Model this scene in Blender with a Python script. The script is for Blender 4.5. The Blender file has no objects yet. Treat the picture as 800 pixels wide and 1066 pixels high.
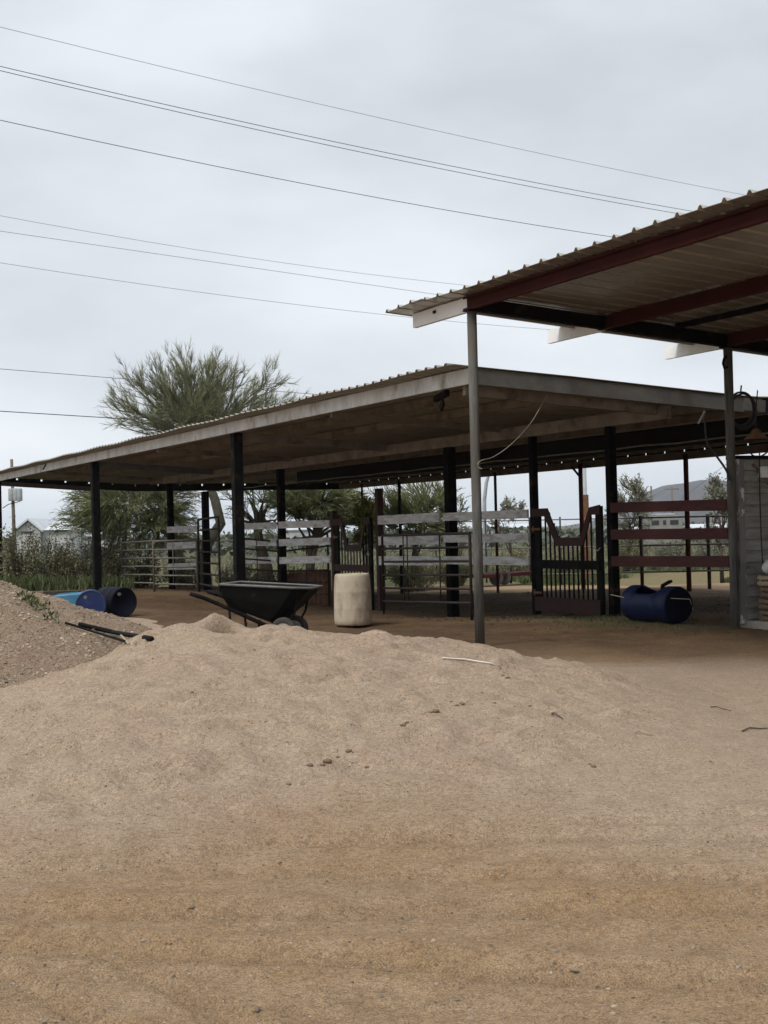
import bpy, bmesh, math, random
import numpy as np
from mathutils import Vector, Matrix, noise as mnoise

S = bpy.context.scene
COL = S.collection
rnd = random.Random(7)
R = math.radians

# ------------------------------------------------------------------ camera
FPX, PITCH, ROLL, EYE = 1453.482, R(0.729), R(1.406), 1.6      # focal length in pixels of an 800 x 1066 frame
cam = bpy.data.cameras.new('camera')
cam.sensor_fit = 'VERTICAL'; cam.sensor_height = 24.0
cam.lens = 24.0 * FPX / 1066.0
cam.clip_start = 0.1; cam.clip_end = 9000
camo = bpy.data.objects.new('camera', cam); COL.objects.link(camo)
fw = Vector((0, math.cos(PITCH), math.sin(PITCH)))
r0 = Vector((1, 0, 0)); u0 = Vector((0, -math.sin(PITCH), math.cos(PITCH)))
cr, sr = math.cos(ROLL), math.sin(ROLL)
rt = r0 * cr - u0 * sr; up = u0 * cr + r0 * sr
M = Matrix.Identity(4)
for i in range(3):
    M[i][0] = rt[i]; M[i][1] = up[i]; M[i][2] = -fw[i]
M[2][3] = EYE
camo.matrix_world = M
S.camera = camo
S.render.resolution_x = 768; S.render.resolution_y = 1024

# ------------------------------------------------------------------ sky, sun, exposure (overcast)
SUN_EL, SUN_AZ = R(50), R(222)        # azimuth clockwise from +Y: high, behind the camera's left shoulder
W = bpy.data.worlds.new('World'); S.world = W; W.use_nodes = True
nt = W.node_tree; nt.nodes.clear()
def N(t, kind, **kw):
    n = t.nodes.new(kind)
    for k, v in kw.items(): setattr(n, k, v)
    return n
wo = N(nt, 'ShaderNodeOutputWorld'); bg = N(nt, 'ShaderNodeBackground'); bg.inputs['Strength'].default_value = 0.1
sky = N(nt, 'ShaderNodeTexSky', sky_type='NISHITA'); sky.sun_disc = False
sky.sun_elevation = SUN_EL; sky.sun_rotation = SUN_AZ; sky.dust_density = 3.0
tc = N(nt, 'ShaderNodeTexCoord')
mp = N(nt, 'ShaderNodeMapping'); mp.inputs['Scale'].default_value = (1.0, 1.0, 2.6)
n1 = N(nt, 'ShaderNodeTexNoise'); n1.inputs['Scale'].default_value = 3.2; n1.inputs['Detail'].default_value = 7; n1.inputs['Roughness'].default_value = 0.5
nt.links.new(tc.outputs['Generated'], mp.inputs['Vector']); nt.links.new(mp.outputs['Vector'], n1.inputs['Vector'])
cr1 = N(nt, 'ShaderNodeValToRGB')
cr1.color_ramp.elements[0].position = 0.36; cr1.color_ramp.elements[0].color = (0.685, 0.725, 0.772, 1)
cr1.color_ramp.elements[1].position = 0.66; cr1.color_ramp.elements[1].color = (0.90, 0.94, 0.985, 1)
nt.links.new(n1.outputs['Fac'], cr1.inputs['Fac'])
sep = N(nt, 'ShaderNodeSeparateXYZ'); nt.links.new(tc.outputs['Generated'], sep.inputs[0])
# brightness of the cloud deck by elevation: bright haze low, greyer above, brightest overhead
cr2 = N(nt, 'ShaderNodeValToRGB')
e = cr2.color_ramp.elements
e[0].position = 0.0; e[0].color = (0.72, 0.72, 0.72, 1)
e[1].position = 1.0; e[1].color = (1.0, 1.0, 1.0, 1)
for p, c in ((0.10, 0.69), (0.26, 0.60), (0.42, 0.68), (0.7, 0.98)):
    q = e.new(p); q.color = (c, c, c, 1)
nt.links.new(sep.outputs['Z'], cr2.inputs['Fac'])
mul = N(nt, 'ShaderNodeMix', data_type='RGBA', blend_type='MULTIPLY'); mul.inputs['Factor'].default_value = 1
nt.links.new(cr1.outputs['Color'], mul.inputs[6]); nt.links.new(cr2.outputs['Color'], mul.inputs[7])
sc = N(nt, 'ShaderNodeMix', data_type='RGBA', blend_type='MULTIPLY'); sc.inputs['Factor'].default_value = 1
sc.inputs[7].default_value = (9.6, 9.6, 9.6, 1)
nt.links.new(mul.outputs[2], sc.inputs[6])
mx = N(nt, 'ShaderNodeMix', data_type='RGBA'); mx.inputs['Factor'].default_value = 0.92
nt.links.new(sky.outputs['Color'], mx.inputs[6]); nt.links.new(sc.outputs[2], mx.inputs[7])
nt.links.new(mx.outputs[2], bg.inputs['Color']); nt.links.new(bg.outputs[0], wo.inputs['Surface'])

sun = bpy.data.lights.new('sun', 'SUN'); sun.energy = 1.5; sun.angle = R(16); sun.color = (1, 0.96, 0.9)
suno = bpy.data.objects.new('sun', sun); COL.objects.link(suno)
sd = Vector((math.sin(SUN_AZ) * math.cos(SUN_EL), math.cos(SUN_AZ) * math.cos(SUN_EL), math.sin(SUN_EL)))
suno.rotation_euler = sd.to_track_quat('Z', 'Y').to_euler()
vs = S.view_settings; vs.view_transform = 'Standard'; vs.look = 'None'; vs.exposure = 0.68; vs.gamma = 1.0; vs.use_curve_mapping = False
S.render.engine = 'CYCLES'
S.cycles.max_bounces = 6; S.cycles.diffuse_bounces = 4; S.cycles.transparent_max_bounces = 8

# ------------------------------------------------------------------ plan of the place
TH = R(26.832)
UX = Vector((math.cos(TH), math.sin(TH), 0)); VX = Vector((-math.sin(TH), math.cos(TH), 0)); ZX = Vector((0, 0, 1))
SC = Vector((1.317, 20.857, 0))          # near corner of the long shed
BA = Vector((1.252, 18.842, 0))          # first pole of the barn on the right
def SH(u, v, z=0): return SC + UX * u + VX * v + ZX * z
def BN(u, v, z=0): return BA + UX * u + VX * v + ZX * z
def suv(x, y):
    dx, dy = x - SC.x, y - SC.y
    return dx * UX.x + dy * UX.y, dx * VX.x + dy * VX.y
SHED_L, SHED_D = 35.9, 14.6

def sstep(a, b, x):
    t = np.clip((np.asarray(x, float) - a) / (b - a), 0, 1); return t * t * (3 - 2 * t)
def _h(ix, iy, seed):
    n = (ix.astype(np.int64) * 374761393 + iy.astype(np.int64) * 668265263 + seed * 1442695041) & 0x7fffffff
    n = ((n ^ (n >> 13)) * 1274126177) & 0x7fffffff
    n = n ^ (n >> 16)
    return (n & 0xffff) / 65535.0
def vnoise(x, y, seed=0):
    x = np.asarray(x, float); y = np.asarray(y, float)
    ix, iy = np.floor(x), np.floor(y); fx, fy = x - ix, y - iy
    fx = fx * fx * (3 - 2 * fx); fy = fy * fy * (3 - 2 * fy)
    a = _h(ix, iy, seed); b = _h(ix + 1, iy, seed); c = _h(ix, iy + 1, seed); d = _h(ix + 1, iy + 1, seed)
    return (a * (1 - fx) + b * fx) * (1 - fy) + (c * (1 - fx) + d * fx) * fy - 0.5
def fbm(x, y, s, octaves=4, seed=0, gain=0.5):
    t = 0; a = 1
    for k in range(octaves):
        t = t + a * vnoise(np.asarray(x) / s + 17.3 * k, np.asarray(y) / s - 9.1 * k, seed + k); s = s / 2.03; a *= gain
    return t
# broad fall of the land: level in front, dropping behind the stalls
_pts = np.array([(3.9,22.8,.05),(3.4,25.2,-.04),(1.36,29.2,-.25),(-.07,32,-.28),(-1.5,34.9,-.33),(-7.1,45.9,-.2),(-8.4,40.1,.03),(.6,54.5,-.92),
                 (4,48.1,-.66),(8.6,39,-.3),(1.25,18.8,0),(5.2,20.8,0),(-5,18,0),(-1,14,0),(6,14,0),(0,6,0),(-4,8,0),(5,7,0),(9,26,0),(-9,24,0.05),
                 (-6,27,0.03),(-2,24,0),(-12,42,0.03),(-12,55,-.6),(10,60,-.9),(-5,62,-1),(-15,34,.05),(14,32,-.1),(-25,60,-.5),(25,60,-.5)], float)
def land(x, y):
    x = np.asarray(x, float); y = np.asarray(y, float)
    num = 0; den = 0
    for px, py, pz in _pts:
        w = 1.0 / (((x - px) ** 2 + (y - py) ** 2) + 2.0) ** 2
        num = num + w * pz; den = den + w
    z = num / den
    f = sstep(75, 140, y)
    return z * (1 - f) - 1.0 * f
_pl = [tuple(map(float, p)) for p in _pts]
def land1(x, y):
    num = den = 0.0
    for px, py, pz in _pl:
        w = 1.0 / ((x - px) ** 2 + (y - py) ** 2 + 2.0) ** 2; num += w * pz; den += w
    f = min(1, max(0, (y - 75) / 65)); f = f * f * (3 - 2 * f)
    return num / den * (1 - f) - f
def rough(x, y):
    near = 1 - sstep(20, 60, y)
    z = fbm(x, y, 2.6, 3, 3) * 0.06 + near * (fbm(x, y, 0.42, 3, 11) * 0.020 + fbm(x, y, 0.12, 2, 23) * 0.011)
    return z
def tracks(x, y):
    """wheel ruts crossing the dirt in front of the heap"""
    z = 0 * np.asarray(x, float)
    for (a, b, c, w, d) in ((8.05, -0.10, 0.010, 0.16, 0.022), (7.35, -0.11, 0.010, 0.16, 0.02), (5.95, -0.06, 0.02, 0.14, 0.018), (5.25, -0.22, 0.0, 0.13, 0.022), (6.65, -0.16, 0.0, 0.12, 0.012)):
        yc = a + b * x + c * x * x + vnoise(x / 1.3, x * 0 + a, 5) * 0.12
        q = (y - yc) / w
        m = sstep(-0.22, 0.25, vnoise(x / 1.1 + a, y / 0.8, 8))
        z = z - d * m * np.exp(-q ** 2) + 0.5 * d * m * np.exp(-(np.abs(q) - 1.6) ** 2 * 3)
        z = z + 0.006 * m * np.exp(-(q / 1.1) ** 4) * np.cos(q * 9.0)
        z = z + 0.007 * m * np.exp(-q ** 2) * np.sin((x + 0.6 * np.abs(y - yc)) * 2 * np.pi / 0.14)
    for (xa, sl) in ((-2.05, -0.9), (-1.55, -0.85), (-1.2, -0.9), (-0.72, -0.8)):       # older ruts at lower left
        q = (x - xa - (y - 4.9) * sl) / 0.055
        f = sstep(6.1, 5.3, y)
        z = z - 0.020 * f * np.exp(-q ** 2) + 0.008 * f * np.exp(-(np.abs(q) - 1.7) ** 2 * 3)
    return z * 2.0
def rut_mask(x, y): return np.clip(-tracks(x, y) / .05, 0, 1)
def ground_z(x, y): return land(x, y) + rough(x, y) + tracks(x, y)
def gz(x, y): return float(ground_z(np.array([x]), np.array([y]))[0])

def ray(px, py):
    dx, dy = px - 400, py - 533
    U = cr * dx - sr * dy; V = sr * dx + cr * dy
    return Vector((U / FPX, math.cos(PITCH) + V / FPX * math.sin(PITCH), math.sin(PITCH) - V / FPX * math.cos(PITCH)))
def at(px, py, Y):
    d = ray(px, py); return Vector((0, 0, EYE)) + d * (Y / d.y)
def gnd(px, py, Y0=25):
    d = ray(px, py); z = 0
    for k in range(40):
        p = Vector((0, 0, EYE)) + d * ((z - EYE) / d.z); z = 0.5 * z + 0.5 * land1(p.x, p.y)
    return p
def shed_t(px, u):
    """distance along the shed (v) where the line u = const is seen in column px at about eye level"""
    d = ray(px, 550); k = d.x / d.y
    a = SC + UX * u
    return (a.x - k * a.y) / (k * VX.y - VX.x)

# ------------------------------------------------------------------ materials
MATS = {}
def mk(name, c1, c2=None, scale=6.0, rough_=0.8, bump=0.0, bscale=40.0, metal=0.0, stretch=(1, 1, 1), c3=None, s3=1.5, lo=0.35, hi=0.65, island=0.0, transl=0.0, spec=0.3, lo3=0.52, hi3=0.68, coord='Object'):
    m = bpy.data.materials.new(name); m.use_nodes = True; t = m.node_tree
    b = t.nodes['Principled BSDF']; out = t.nodes['Material Output']
    b.inputs['Roughness'].default_value = rough_; b.inputs['Metallic'].default_value = metal; b.inputs['Specular IOR Level'].default_value = spec
    c2 = c2 or c1
    co = N(t, 'ShaderNodeTexCoord'); mpn = N(t, 'ShaderNodeMapping'); mpn.inputs['Scale'].default_value = stretch
    t.links.new(co.outputs[coord], mpn.inputs['Vector'])
    nz = N(t, 'ShaderNodeTexNoise'); nz.inputs['Scale'].default_value = scale; nz.inputs['Detail'].default_value = 6; nz.inputs['Roughness'].default_value = 0.6
    t.links.new(mpn.outputs[0], nz.inputs['Vector'])
    rp = N(t, 'ShaderNodeValToRGB'); rp.color_ramp.elements[0].position = lo; rp.color_ramp.elements[1].position = hi
    rp.color_ramp.elements[0].color = (*c1, 1); rp.color_ramp.elements[1].color = (*c2, 1)
    t.links.new(nz.outputs['Fac'], rp.inputs['Fac']); last = rp.outputs['Color']
    if c3:
        nz3 = N(t, 'ShaderNodeTexNoise'); nz3.inputs['Scale'].default_value = s3; nz3.inputs['Detail'].default_value = 8; nz3.inputs['Roughness'].default_value = 0.65
        t.links.new(mpn.outputs[0], nz3.inputs['Vector'])
        mr = N(t, 'ShaderNodeMapRange'); mr.inputs[1].default_value = lo3; mr.inputs[2].default_value = hi3
        t.links.new(nz3.outputs['Fac'], mr.inputs[0])
        mxx = N(t, 'ShaderNodeMix', data_type='RGBA'); t.links.new(mr.outputs[0], mxx.inputs['Factor'])
        t.links.new(last, mxx.inputs[6]); mxx.inputs[7].default_value = (*c3, 1); last = mxx.outputs[2]
    if island:
        ge = N(t, 'ShaderNodeNewGeometry'); mr = N(t, 'ShaderNodeMapRange'); mr.inputs[3].default_value = 1 - island; mr.inputs[4].default_value = 1 + island
        t.links.new(ge.outputs['Random Per Island'], mr.inputs[0])
        mxx = N(t, 'ShaderNodeMix', data_type='RGBA', blend_type='MULTIPLY'); mxx.inputs['Factor'].default_value = 1
        cb = N(t, 'ShaderNodeCombineColor'); [t.links.new(mr.outputs[0], cb.inputs[i]) for i in range(3)]
        t.links.new(last, mxx.inputs[6]); t.links.new(cb.outputs[0], mxx.inputs[7]); last = mxx.outputs[2]
    t.links.new(last, b.inputs['Base Color'])
    if bump:
        nb = N(t, 'ShaderNodeTexNoise'); nb.inputs['Scale'].default_value = bscale; nb.inputs['Detail'].default_value = 5
        t.links.new(mpn.outputs[0], nb.inputs['Vector'])
        bp = N(t, 'ShaderNodeBump'); bp.inputs['Strength'].default_value = bump; bp.inputs['Distance'].default_value = 0.02
        t.links.new(nb.outputs['Fac'], bp.inputs['Height']); t.links.new(bp.outputs[0], b.inputs['Normal'])
    if transl:
        tr = N(t, 'ShaderNodeBsdfTranslucent'); t.links.new(last, tr.inputs['Color']); ms = N(t, 'ShaderNodeMixShader'); ms.inputs[0].default_value = transl
        t.links.new(b.outputs[0], ms.inputs[1]); t.links.new(tr.outputs[0], ms.inputs[2]); t.links.new(ms.outputs[0], out.inputs['Surface'])
    MATS[name] = m; return m

galv = mk('galvanised_steel', (.30, .30, .29), (.42, .42, .41), 5, .5, .1, 60, .35, c3=(.22, .17, .12), s3=3, lo3=.56, hi3=.75)
galv_pole = mk('weathered_pole_steel', (.05, .049, .044), (.15, .146, .135), 14, .8, .3, 40, .0, stretch=(1, 1, .12), c3=(.065, .042, .028), s3=7, lo3=.46, hi3=.72, spec=.2)
white_steel = mk('white_coated_steel', (.74, .74, .73), (.82, .82, .81), 4, .5, .05, 60, c3=(.45, .42, .38), s3=3, lo3=.6, hi3=.8)
fascia_m = mk('fascia_steel', (.46, .45, .425), (.62, .61, .585), 3.5, .6, .1, 50, .05, stretch=(1, 1, .6), c3=(.20, .15, .11), s3=2.2, lo3=.52, hi3=.72)
rake_m = mk('dull_grey_steel', (.10, .098, .094), (.15, .147, .14), 3, .8, .1, 50, 0, spec=.15, c3=(.14, .11, .09), s3=2, lo3=.55, hi3=.75)
red_steel = mk('red_oxide_steel', (.044, .0135, .012), (.060, .018, .016), 3, .9, .05, 50, c3=(.05, .014, .012), s3=4, spec=.08)
dark_steel = mk('dark_painted_steel', (.004, .004, .0042), (.008, .008, .008), 5, .8, spec=.06, bump=.1, bscale=50, c3=(.045, .026, .017), s3=4, lo3=.54, hi3=.72)
roof_m = mk('corrugated_roof_sheet', (.29, .268, .232), (.36, .335, .29), 1.2, .6, .05, 40, .1, c3=(.24, .21, .17), s3=.7, lo3=.45, hi3=.8)
barn_roof_m = mk('tan_roof_sheet', (.42, .39, .345), (.52, .485, .43), 1.0, .25, .0, 40, .62, c3=(.30, .27, .23), s3=.8, lo3=.5, hi3=.8)
wood_frame = mk('rusty_purlin_steel', (.18, .152, .122), (.25, .215, .175), 3, .75, .1, 40, c3=(.11, .085, .065), s3=2)
black_beam = mk('black_girder_steel', (.005, .005, .005), (.010, .009, .008), 3, .7, .1, 40)
rail_white = mk('weathered_white_board', (.46, .455, .44), (.68, .68, .67), 2, .85, .3, 30, stretch=(1, 1, 5), c3=(.25, .225, .19), s3=2.2, lo3=.5, hi3=.68)
rail_red = mk('dark_red_board', (.048, .013, .012), (.075, .019, .017), 4, .7, .2, 30, stretch=(1, 1, 5), c3=(.04, .016, .013), s3=3)
gate_red = mk('old_red_gate_wood', (.030, .011, .0095), (.052, .016, .0135), 4, .75, .2, 30, c3=(.025, .017, .014), s3=3, lo3=.45, hi3=.65)
gate_dark = mk('blackened_gate_wood', (.006, .0055, .005), (.011, .010, .009), 4, .85, .2, 30, spec=.12)
panel_pipe = mk('rusty_panel_pipe', (.020, .016, .013), (.042, .030, .022), 12, .6, .1, 60, .2)
panel_grey = mk('grey_panel_pipe', (.11, .10, .082), (.19, .17, .14), 9, .6, .1, 60, .2)
panel_dark = mk('dark_panel_pipe', (.022, .02, .02), (.045, .035, .03), 9, .6, .1, 60, .1)
barrel_blue = mk('blue_plastic', (.008, .018, .072), (.012, .026, .095), 5, .42, .05, 40, c3=(.05, .06, .10), s3=5, lo3=.56, hi3=.8)
barrel_dark = mk('deep_blue_plastic', (.004, .008, .034), (.007, .013, .048), 5, .5, .05, 40, spec=.2)
barrel_navy = mk('navy_plastic', (.0025, .003, .008), (.004, .005, .013), 5, .7, .05, 40, spec=.12)
tub_blue = mk('light_blue_plastic', (.05, .17, .27), (.07, .22, .33), 5, .5, .05, 40, c3=(.16, .2, .22), s3=6, lo3=.58, hi3=.8)
barrel_white = mk('cream_plastic', (.38, .32, .24), (.47, .40, .31), 3, .75, .05, 30, stretch=(1, 1, .5), c3=(.15, .095, .055), s3=3.2, lo3=.48, hi3=.72, spec=.15)
black_plastic = mk('black_plastic', (.004, .004, .004), (.007, .007, .007), 6, .65, .05, 50, spec=.12, c3=(.05, .042, .035), s3=6, lo3=.62, hi3=.85)
grey_rim = mk('dusty_black_rim', (.09, .088, .085), (.15, .145, .14), 6, .6)
tyre_m = mk('dusty_tyre_rubber', (.03, .028, .026), (.06, .055, .05), 10, .85, .2, 40)
hub_m = mk('grey_hub', (.30, .28, .25), (.38, .36, .33), 8, .6)
siding_m = mk('weathered_grey_siding', (.21, .205, .185), (.30, .29, .265), 3, .85, .2, 30, stretch=(1, 1, 4), c3=(.13, .125, .11), s3=2.4)
trim_m = mk('peeling_grey_trim', (.16, .155, .145), (.22, .21, .20), 5, .85, .2, 30, stretch=(1, 1, .4), c3=(.6, .6, .58), s3=3.5, lo3=.57, hi3=.60)
concrete = mk('dusty_concrete', (.28, .25, .21), (.36, .32, .27), 5, .9, .2, 40)
wood_old = mk('old_brown_timber', (.13, .085, .055), (.20, .14, .095), 5, .85, .3, 30, stretch=(1, 1, 4))
wood_pale = mk('pale_timber', (.30, .23, .15), (.40, .31, .21), 5, .85, .3, 30, stretch=(1, 1, 3))
wood_red = mk('reddish_pallet_timber', (.15, .075, .05), (.22, .12, .085), 5, .85, .3, 30)
bark = mk('grey_green_bark', (.075, .07, .05), (.12, .11, .08), 6, .9, .3, 25, c3=(.05, .04, .03), s3=4)
bark_dark = mk('dark_bark', (.045, .036, .028), (.08, .066, .05), 6, .9, .3, 25)
twig_m = mk('palo_verde_twigs', (.14, .15, .068), (.225, .232, .12), .5, .8, island=.35, transl=.15)
mesq_m = mk('mesquite_leaves', (.115, .130, .056), (.19, .20, .092), .6, .8, island=.4, transl=.2)
yel_m = mk('yellow_green_leaves', (.16, .17, .035), (.22, .22, .06), 1, .8, island=.35, transl=.25)
shrub_m = mk('creosote_leaves', (.13, .13, .064), (.205, .195, .105), .8, .8, island=.45, transl=.2)
shrub_g = mk('grey_green_leaves', (.13, .135, .095), (.21, .205, .15), .8, .8, island=.4, transl=.15)
weed_m = mk('spring_weeds', (.060, .078, .028), (.10, .115, .048), .8, .8, island=.45, transl=.25)
dry_m = mk('dry_scrub', (.12, .115, .07), (.20, .185, .125), .8, .9, island=.35, transl=.2)
far_m = mk('distant_scrub', (.060, .068, .05), (.10, .105, .08), .05, .9, island=.4)
house_m = mk('white_stucco', (.36, .36, .35), (.44, .44, .43), 1, .9)
house_roof = mk('pale_metal_roof', (.45, .47, .49), (.54, .56, .58), 1, .6)
glass_dark = mk('dark_window', (.02, .025, .03), None, 3, .2, spec=.5)
pole_wood = mk('utility_pole_wood', (.10, .085, .07), (.16, .135, .11), 4, .9, stretch=(1, 1, .2))
grey_metal = mk('grey_painted_metal', (.26, .28, .29), (.34, .36, .37), 4, .6)
wire_m = mk('wire_black', (.03, .03, .032), None, 3, .7)
wire_grey = mk('wire_grey', (.09, .09, .095), None, 3, .7)
cord_m = mk('dirty_cord', (.30, .27, .22), (.40, .36, .30), 30, .9)
rope_m = mk('white_rope', (.62, .58, .50), (.72, .68, .6), 30, .9)
sack_m = mk('white_woven_sack', (.52, .51, .48), (.64, .63, .60), 8, .8, .3, 20)
rust_m = mk('rusty_brown_metal', (.12, .06, .03), (.19, .10, .05), 8, .8, .2, 40)
dung_m = mk('dark_soil_clods', (.13, .085, .056), (.19, .13, .088), 20, .95, .4, 60)
drop_m = mk('dark_droppings', (.03, .02, .013), (.06, .04, .026), 20, .95)
stone_m = mk('loose_stones', (.12, .088, .062), (.34, .275, .205), 3, .9, .2, 60, island=.4)
twig_dead = mk('dead_stick', (.07, .05, .035), (.12, .09, .065), 20, .9)
mount_m = mk('mountain_rock', (.040, .034, .030), (.07, .058, .050), .012, .95, c3=(.03, .03, .026), s3=.02)
trailer_m = mk('dusty_trailer_skin', (.17, .165, .15), (.24, .23, .21), 1, .6)
yard_white = mk('pale_yard_metal', (.55, .56, .57), (.62, .63, .64), 1, .7)

def earth(name, pebble=0.0, bumpd=0.012, tint=None):
    """dirt: tan grit, pinkish sand where the 'soil' colour says so (R sand, G damp brown, B weeds)"""
    m = bpy.data.materials.new(name); m.use_nodes = True; t = m.node_tree; b = t.nodes['Principled BSDF']
    b.inputs['Roughness'].default_value = .95; b.inputs['Specular IOR Level'].default_value = .12
    ge = N(t, 'ShaderNodeNewGeometry'); pos = ge.outputs['Position']
    def nz(scale, det=4, ro=.6):
        n = N(t, 'ShaderNodeTexNoise'); n.inputs['Scale'].default_value = scale; n.inputs['Detail'].default_value = det; n.inputs['Roughness'].default_value = ro
        t.links.new(pos, n.inputs['Vector']); return n.outputs['Fac']
    def ramp(f, stops):
        r = N(t, 'ShaderNodeValToRGB'); el = r.color_ramp.elements
        el[0].position, el[0].color = stops[0][0], (*stops[0][1], 1); el[1].position, el[1].color = stops[-1][0], (*stops[-1][1], 1)
        for p, c in stops[1:-1]: q = el.new(p); q.color = (*c, 1)
        t.links.new(f, r.inputs['Fac']); return r.outputs['Color']
    def mix(f, a, bb, mode='MIX'):
        x = N(t, 'ShaderNodeMix', data_type='RGBA', blend_type=mode)
        if isinstance(f, float): x.inputs['Factor'].default_value = f
        else: t.links.new(f, x.inputs['Factor'])
        t.links.new(a, x.inputs[6]); t.links.new(bb, x.inputs[7]); return x.outputs[2]
    def rng(f, a, bb, c=0., d=1.):
        x = N(t, 'ShaderNodeMapRange'); x.inputs[1].default_value = a; x.inputs[2].default_value = bb; x.inputs[3].default_value = c; x.inputs[4].default_value = d
        t.links.new(f, x.inputs[0]); return x.outputs[0]
    def math_(op, a, bb):
        x = N(t, 'ShaderNodeMath', operation=op)
        for i, q in enumerate((a, bb)):
            if isinstance(q, float): x.inputs[i].default_value = q
            else: t.links.new(q, x.inputs[i])
        return x.outputs[0]
    at_ = N(t, 'ShaderNodeAttribute', attribute_name='soil'); sp = N(t, 'ShaderNodeSeparateColor'); t.links.new(at_.outputs['Color'], sp.inputs[0])
    big, mid, fine, grain = nz(.9), nz(5, 6), nz(34, 5, .7), nz(130, 3, .7)
    tan = ramp(mid, [(.3, (.25, .170, .100)), (.52, (.298, .208, .127)), (.72, (.338, .243, .152))])
    tan = mix(rng(big, .40, .62), tan, ramp(mid, [(.3, (.26, .170, .094)), (.7, (.32, .217, .127))]))
    sand = ramp(mid, [(.3, (.332, .251, .176)), (.7, (.396, .310, .225))])
    sand = mix(rng(big, .42, .62, 0., .6), sand, ramp(mid, [(.3, (.33, .232, .172)), (.7, (.39, .29, .22))]))
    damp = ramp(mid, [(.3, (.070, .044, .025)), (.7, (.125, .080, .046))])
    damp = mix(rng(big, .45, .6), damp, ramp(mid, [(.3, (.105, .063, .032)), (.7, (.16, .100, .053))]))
    weed = ramp(fine, [(.3, (.045, .062, .02)), (.7, (.13, .13, .06))])
    def edge(ch, amt=.55): # break the border of a soil type up with noise
        s = math_('ADD', sp.outputs[ch], math_('MULTIPLY', math_('SUBTRACT', math_('ADD', math_('MULTIPLY', mid, .6), math_('MULTIPLY', fine, .4)), .5), amt))
        return rng(s, .12, .88)
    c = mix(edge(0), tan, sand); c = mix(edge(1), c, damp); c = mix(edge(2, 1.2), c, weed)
    spk = ramp(grain, [(.36, (.48, .46, .44)), (.5, (1., 1., 1.)), (.63, (1.42, 1.41, 1.40))])
    spk2 = ramp(fine, [(.36, (.72, .70, .69)), (.5, (1., 1., 1.)), (.64, (1.2, 1.2, 1.19))])
    c = mix(.75, c, spk, 'MULTIPLY'); c = mix(.8, c, spk2, 'MULTIPLY')
    vo = N(t, 'ShaderNodeTexVoronoi'); vo.inputs['Scale'].default_value = 62 if pebble else 52; t.links.new(pos, vo.inputs['Vector'])
    sv = N(t, 'ShaderNodeSeparateColor'); t.links.new(vo.outputs['Color'], sv.inputs[0])
    peb = math_('MULTIPLY', math_('GREATER_THAN', sv.outputs[0], 1 - (pebble or .05)), rng(vo.outputs['Distance'], .42, .30))
    pc = ramp(sv.outputs[1], [(0., (.10, .08, .06)), (.5, (.24, .19, .145)), (1., (.46, .41, .35))])
    c = mix(peb, c, pc)
    if tint:
        rgb = N(t, 'ShaderNodeRGB'); rgb.outputs[0].default_value = (*tint, 1); c = mix(1.0, c, rgb.outputs[0], 'MULTIPLY')
    t.links.new(c, b.inputs['Base Color'])
    h = math_('ADD', math_('ADD', math_('MULTIPLY', fine, .8), math_('MULTIPLY', grain, .35)), math_('MULTIPLY', peb, .55 if pebble else .3))
    bp = N(t, 'ShaderNodeBump'); bp.inputs['Strength'].default_value = 1.; bp.inputs['Distance'].default_value = bumpd
    t.links.new(h, bp.inputs['Height']); t.links.new(bp.outputs[0], b.inputs['Normal'])
    return m
earth_m = earth('dry_dirt', bumpd=.028); sand_m = earth('pink_sand', bumpd=.03); gravel_m = earth('coarse_gravel', .75, .045, (.90, .865, .83))

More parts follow.
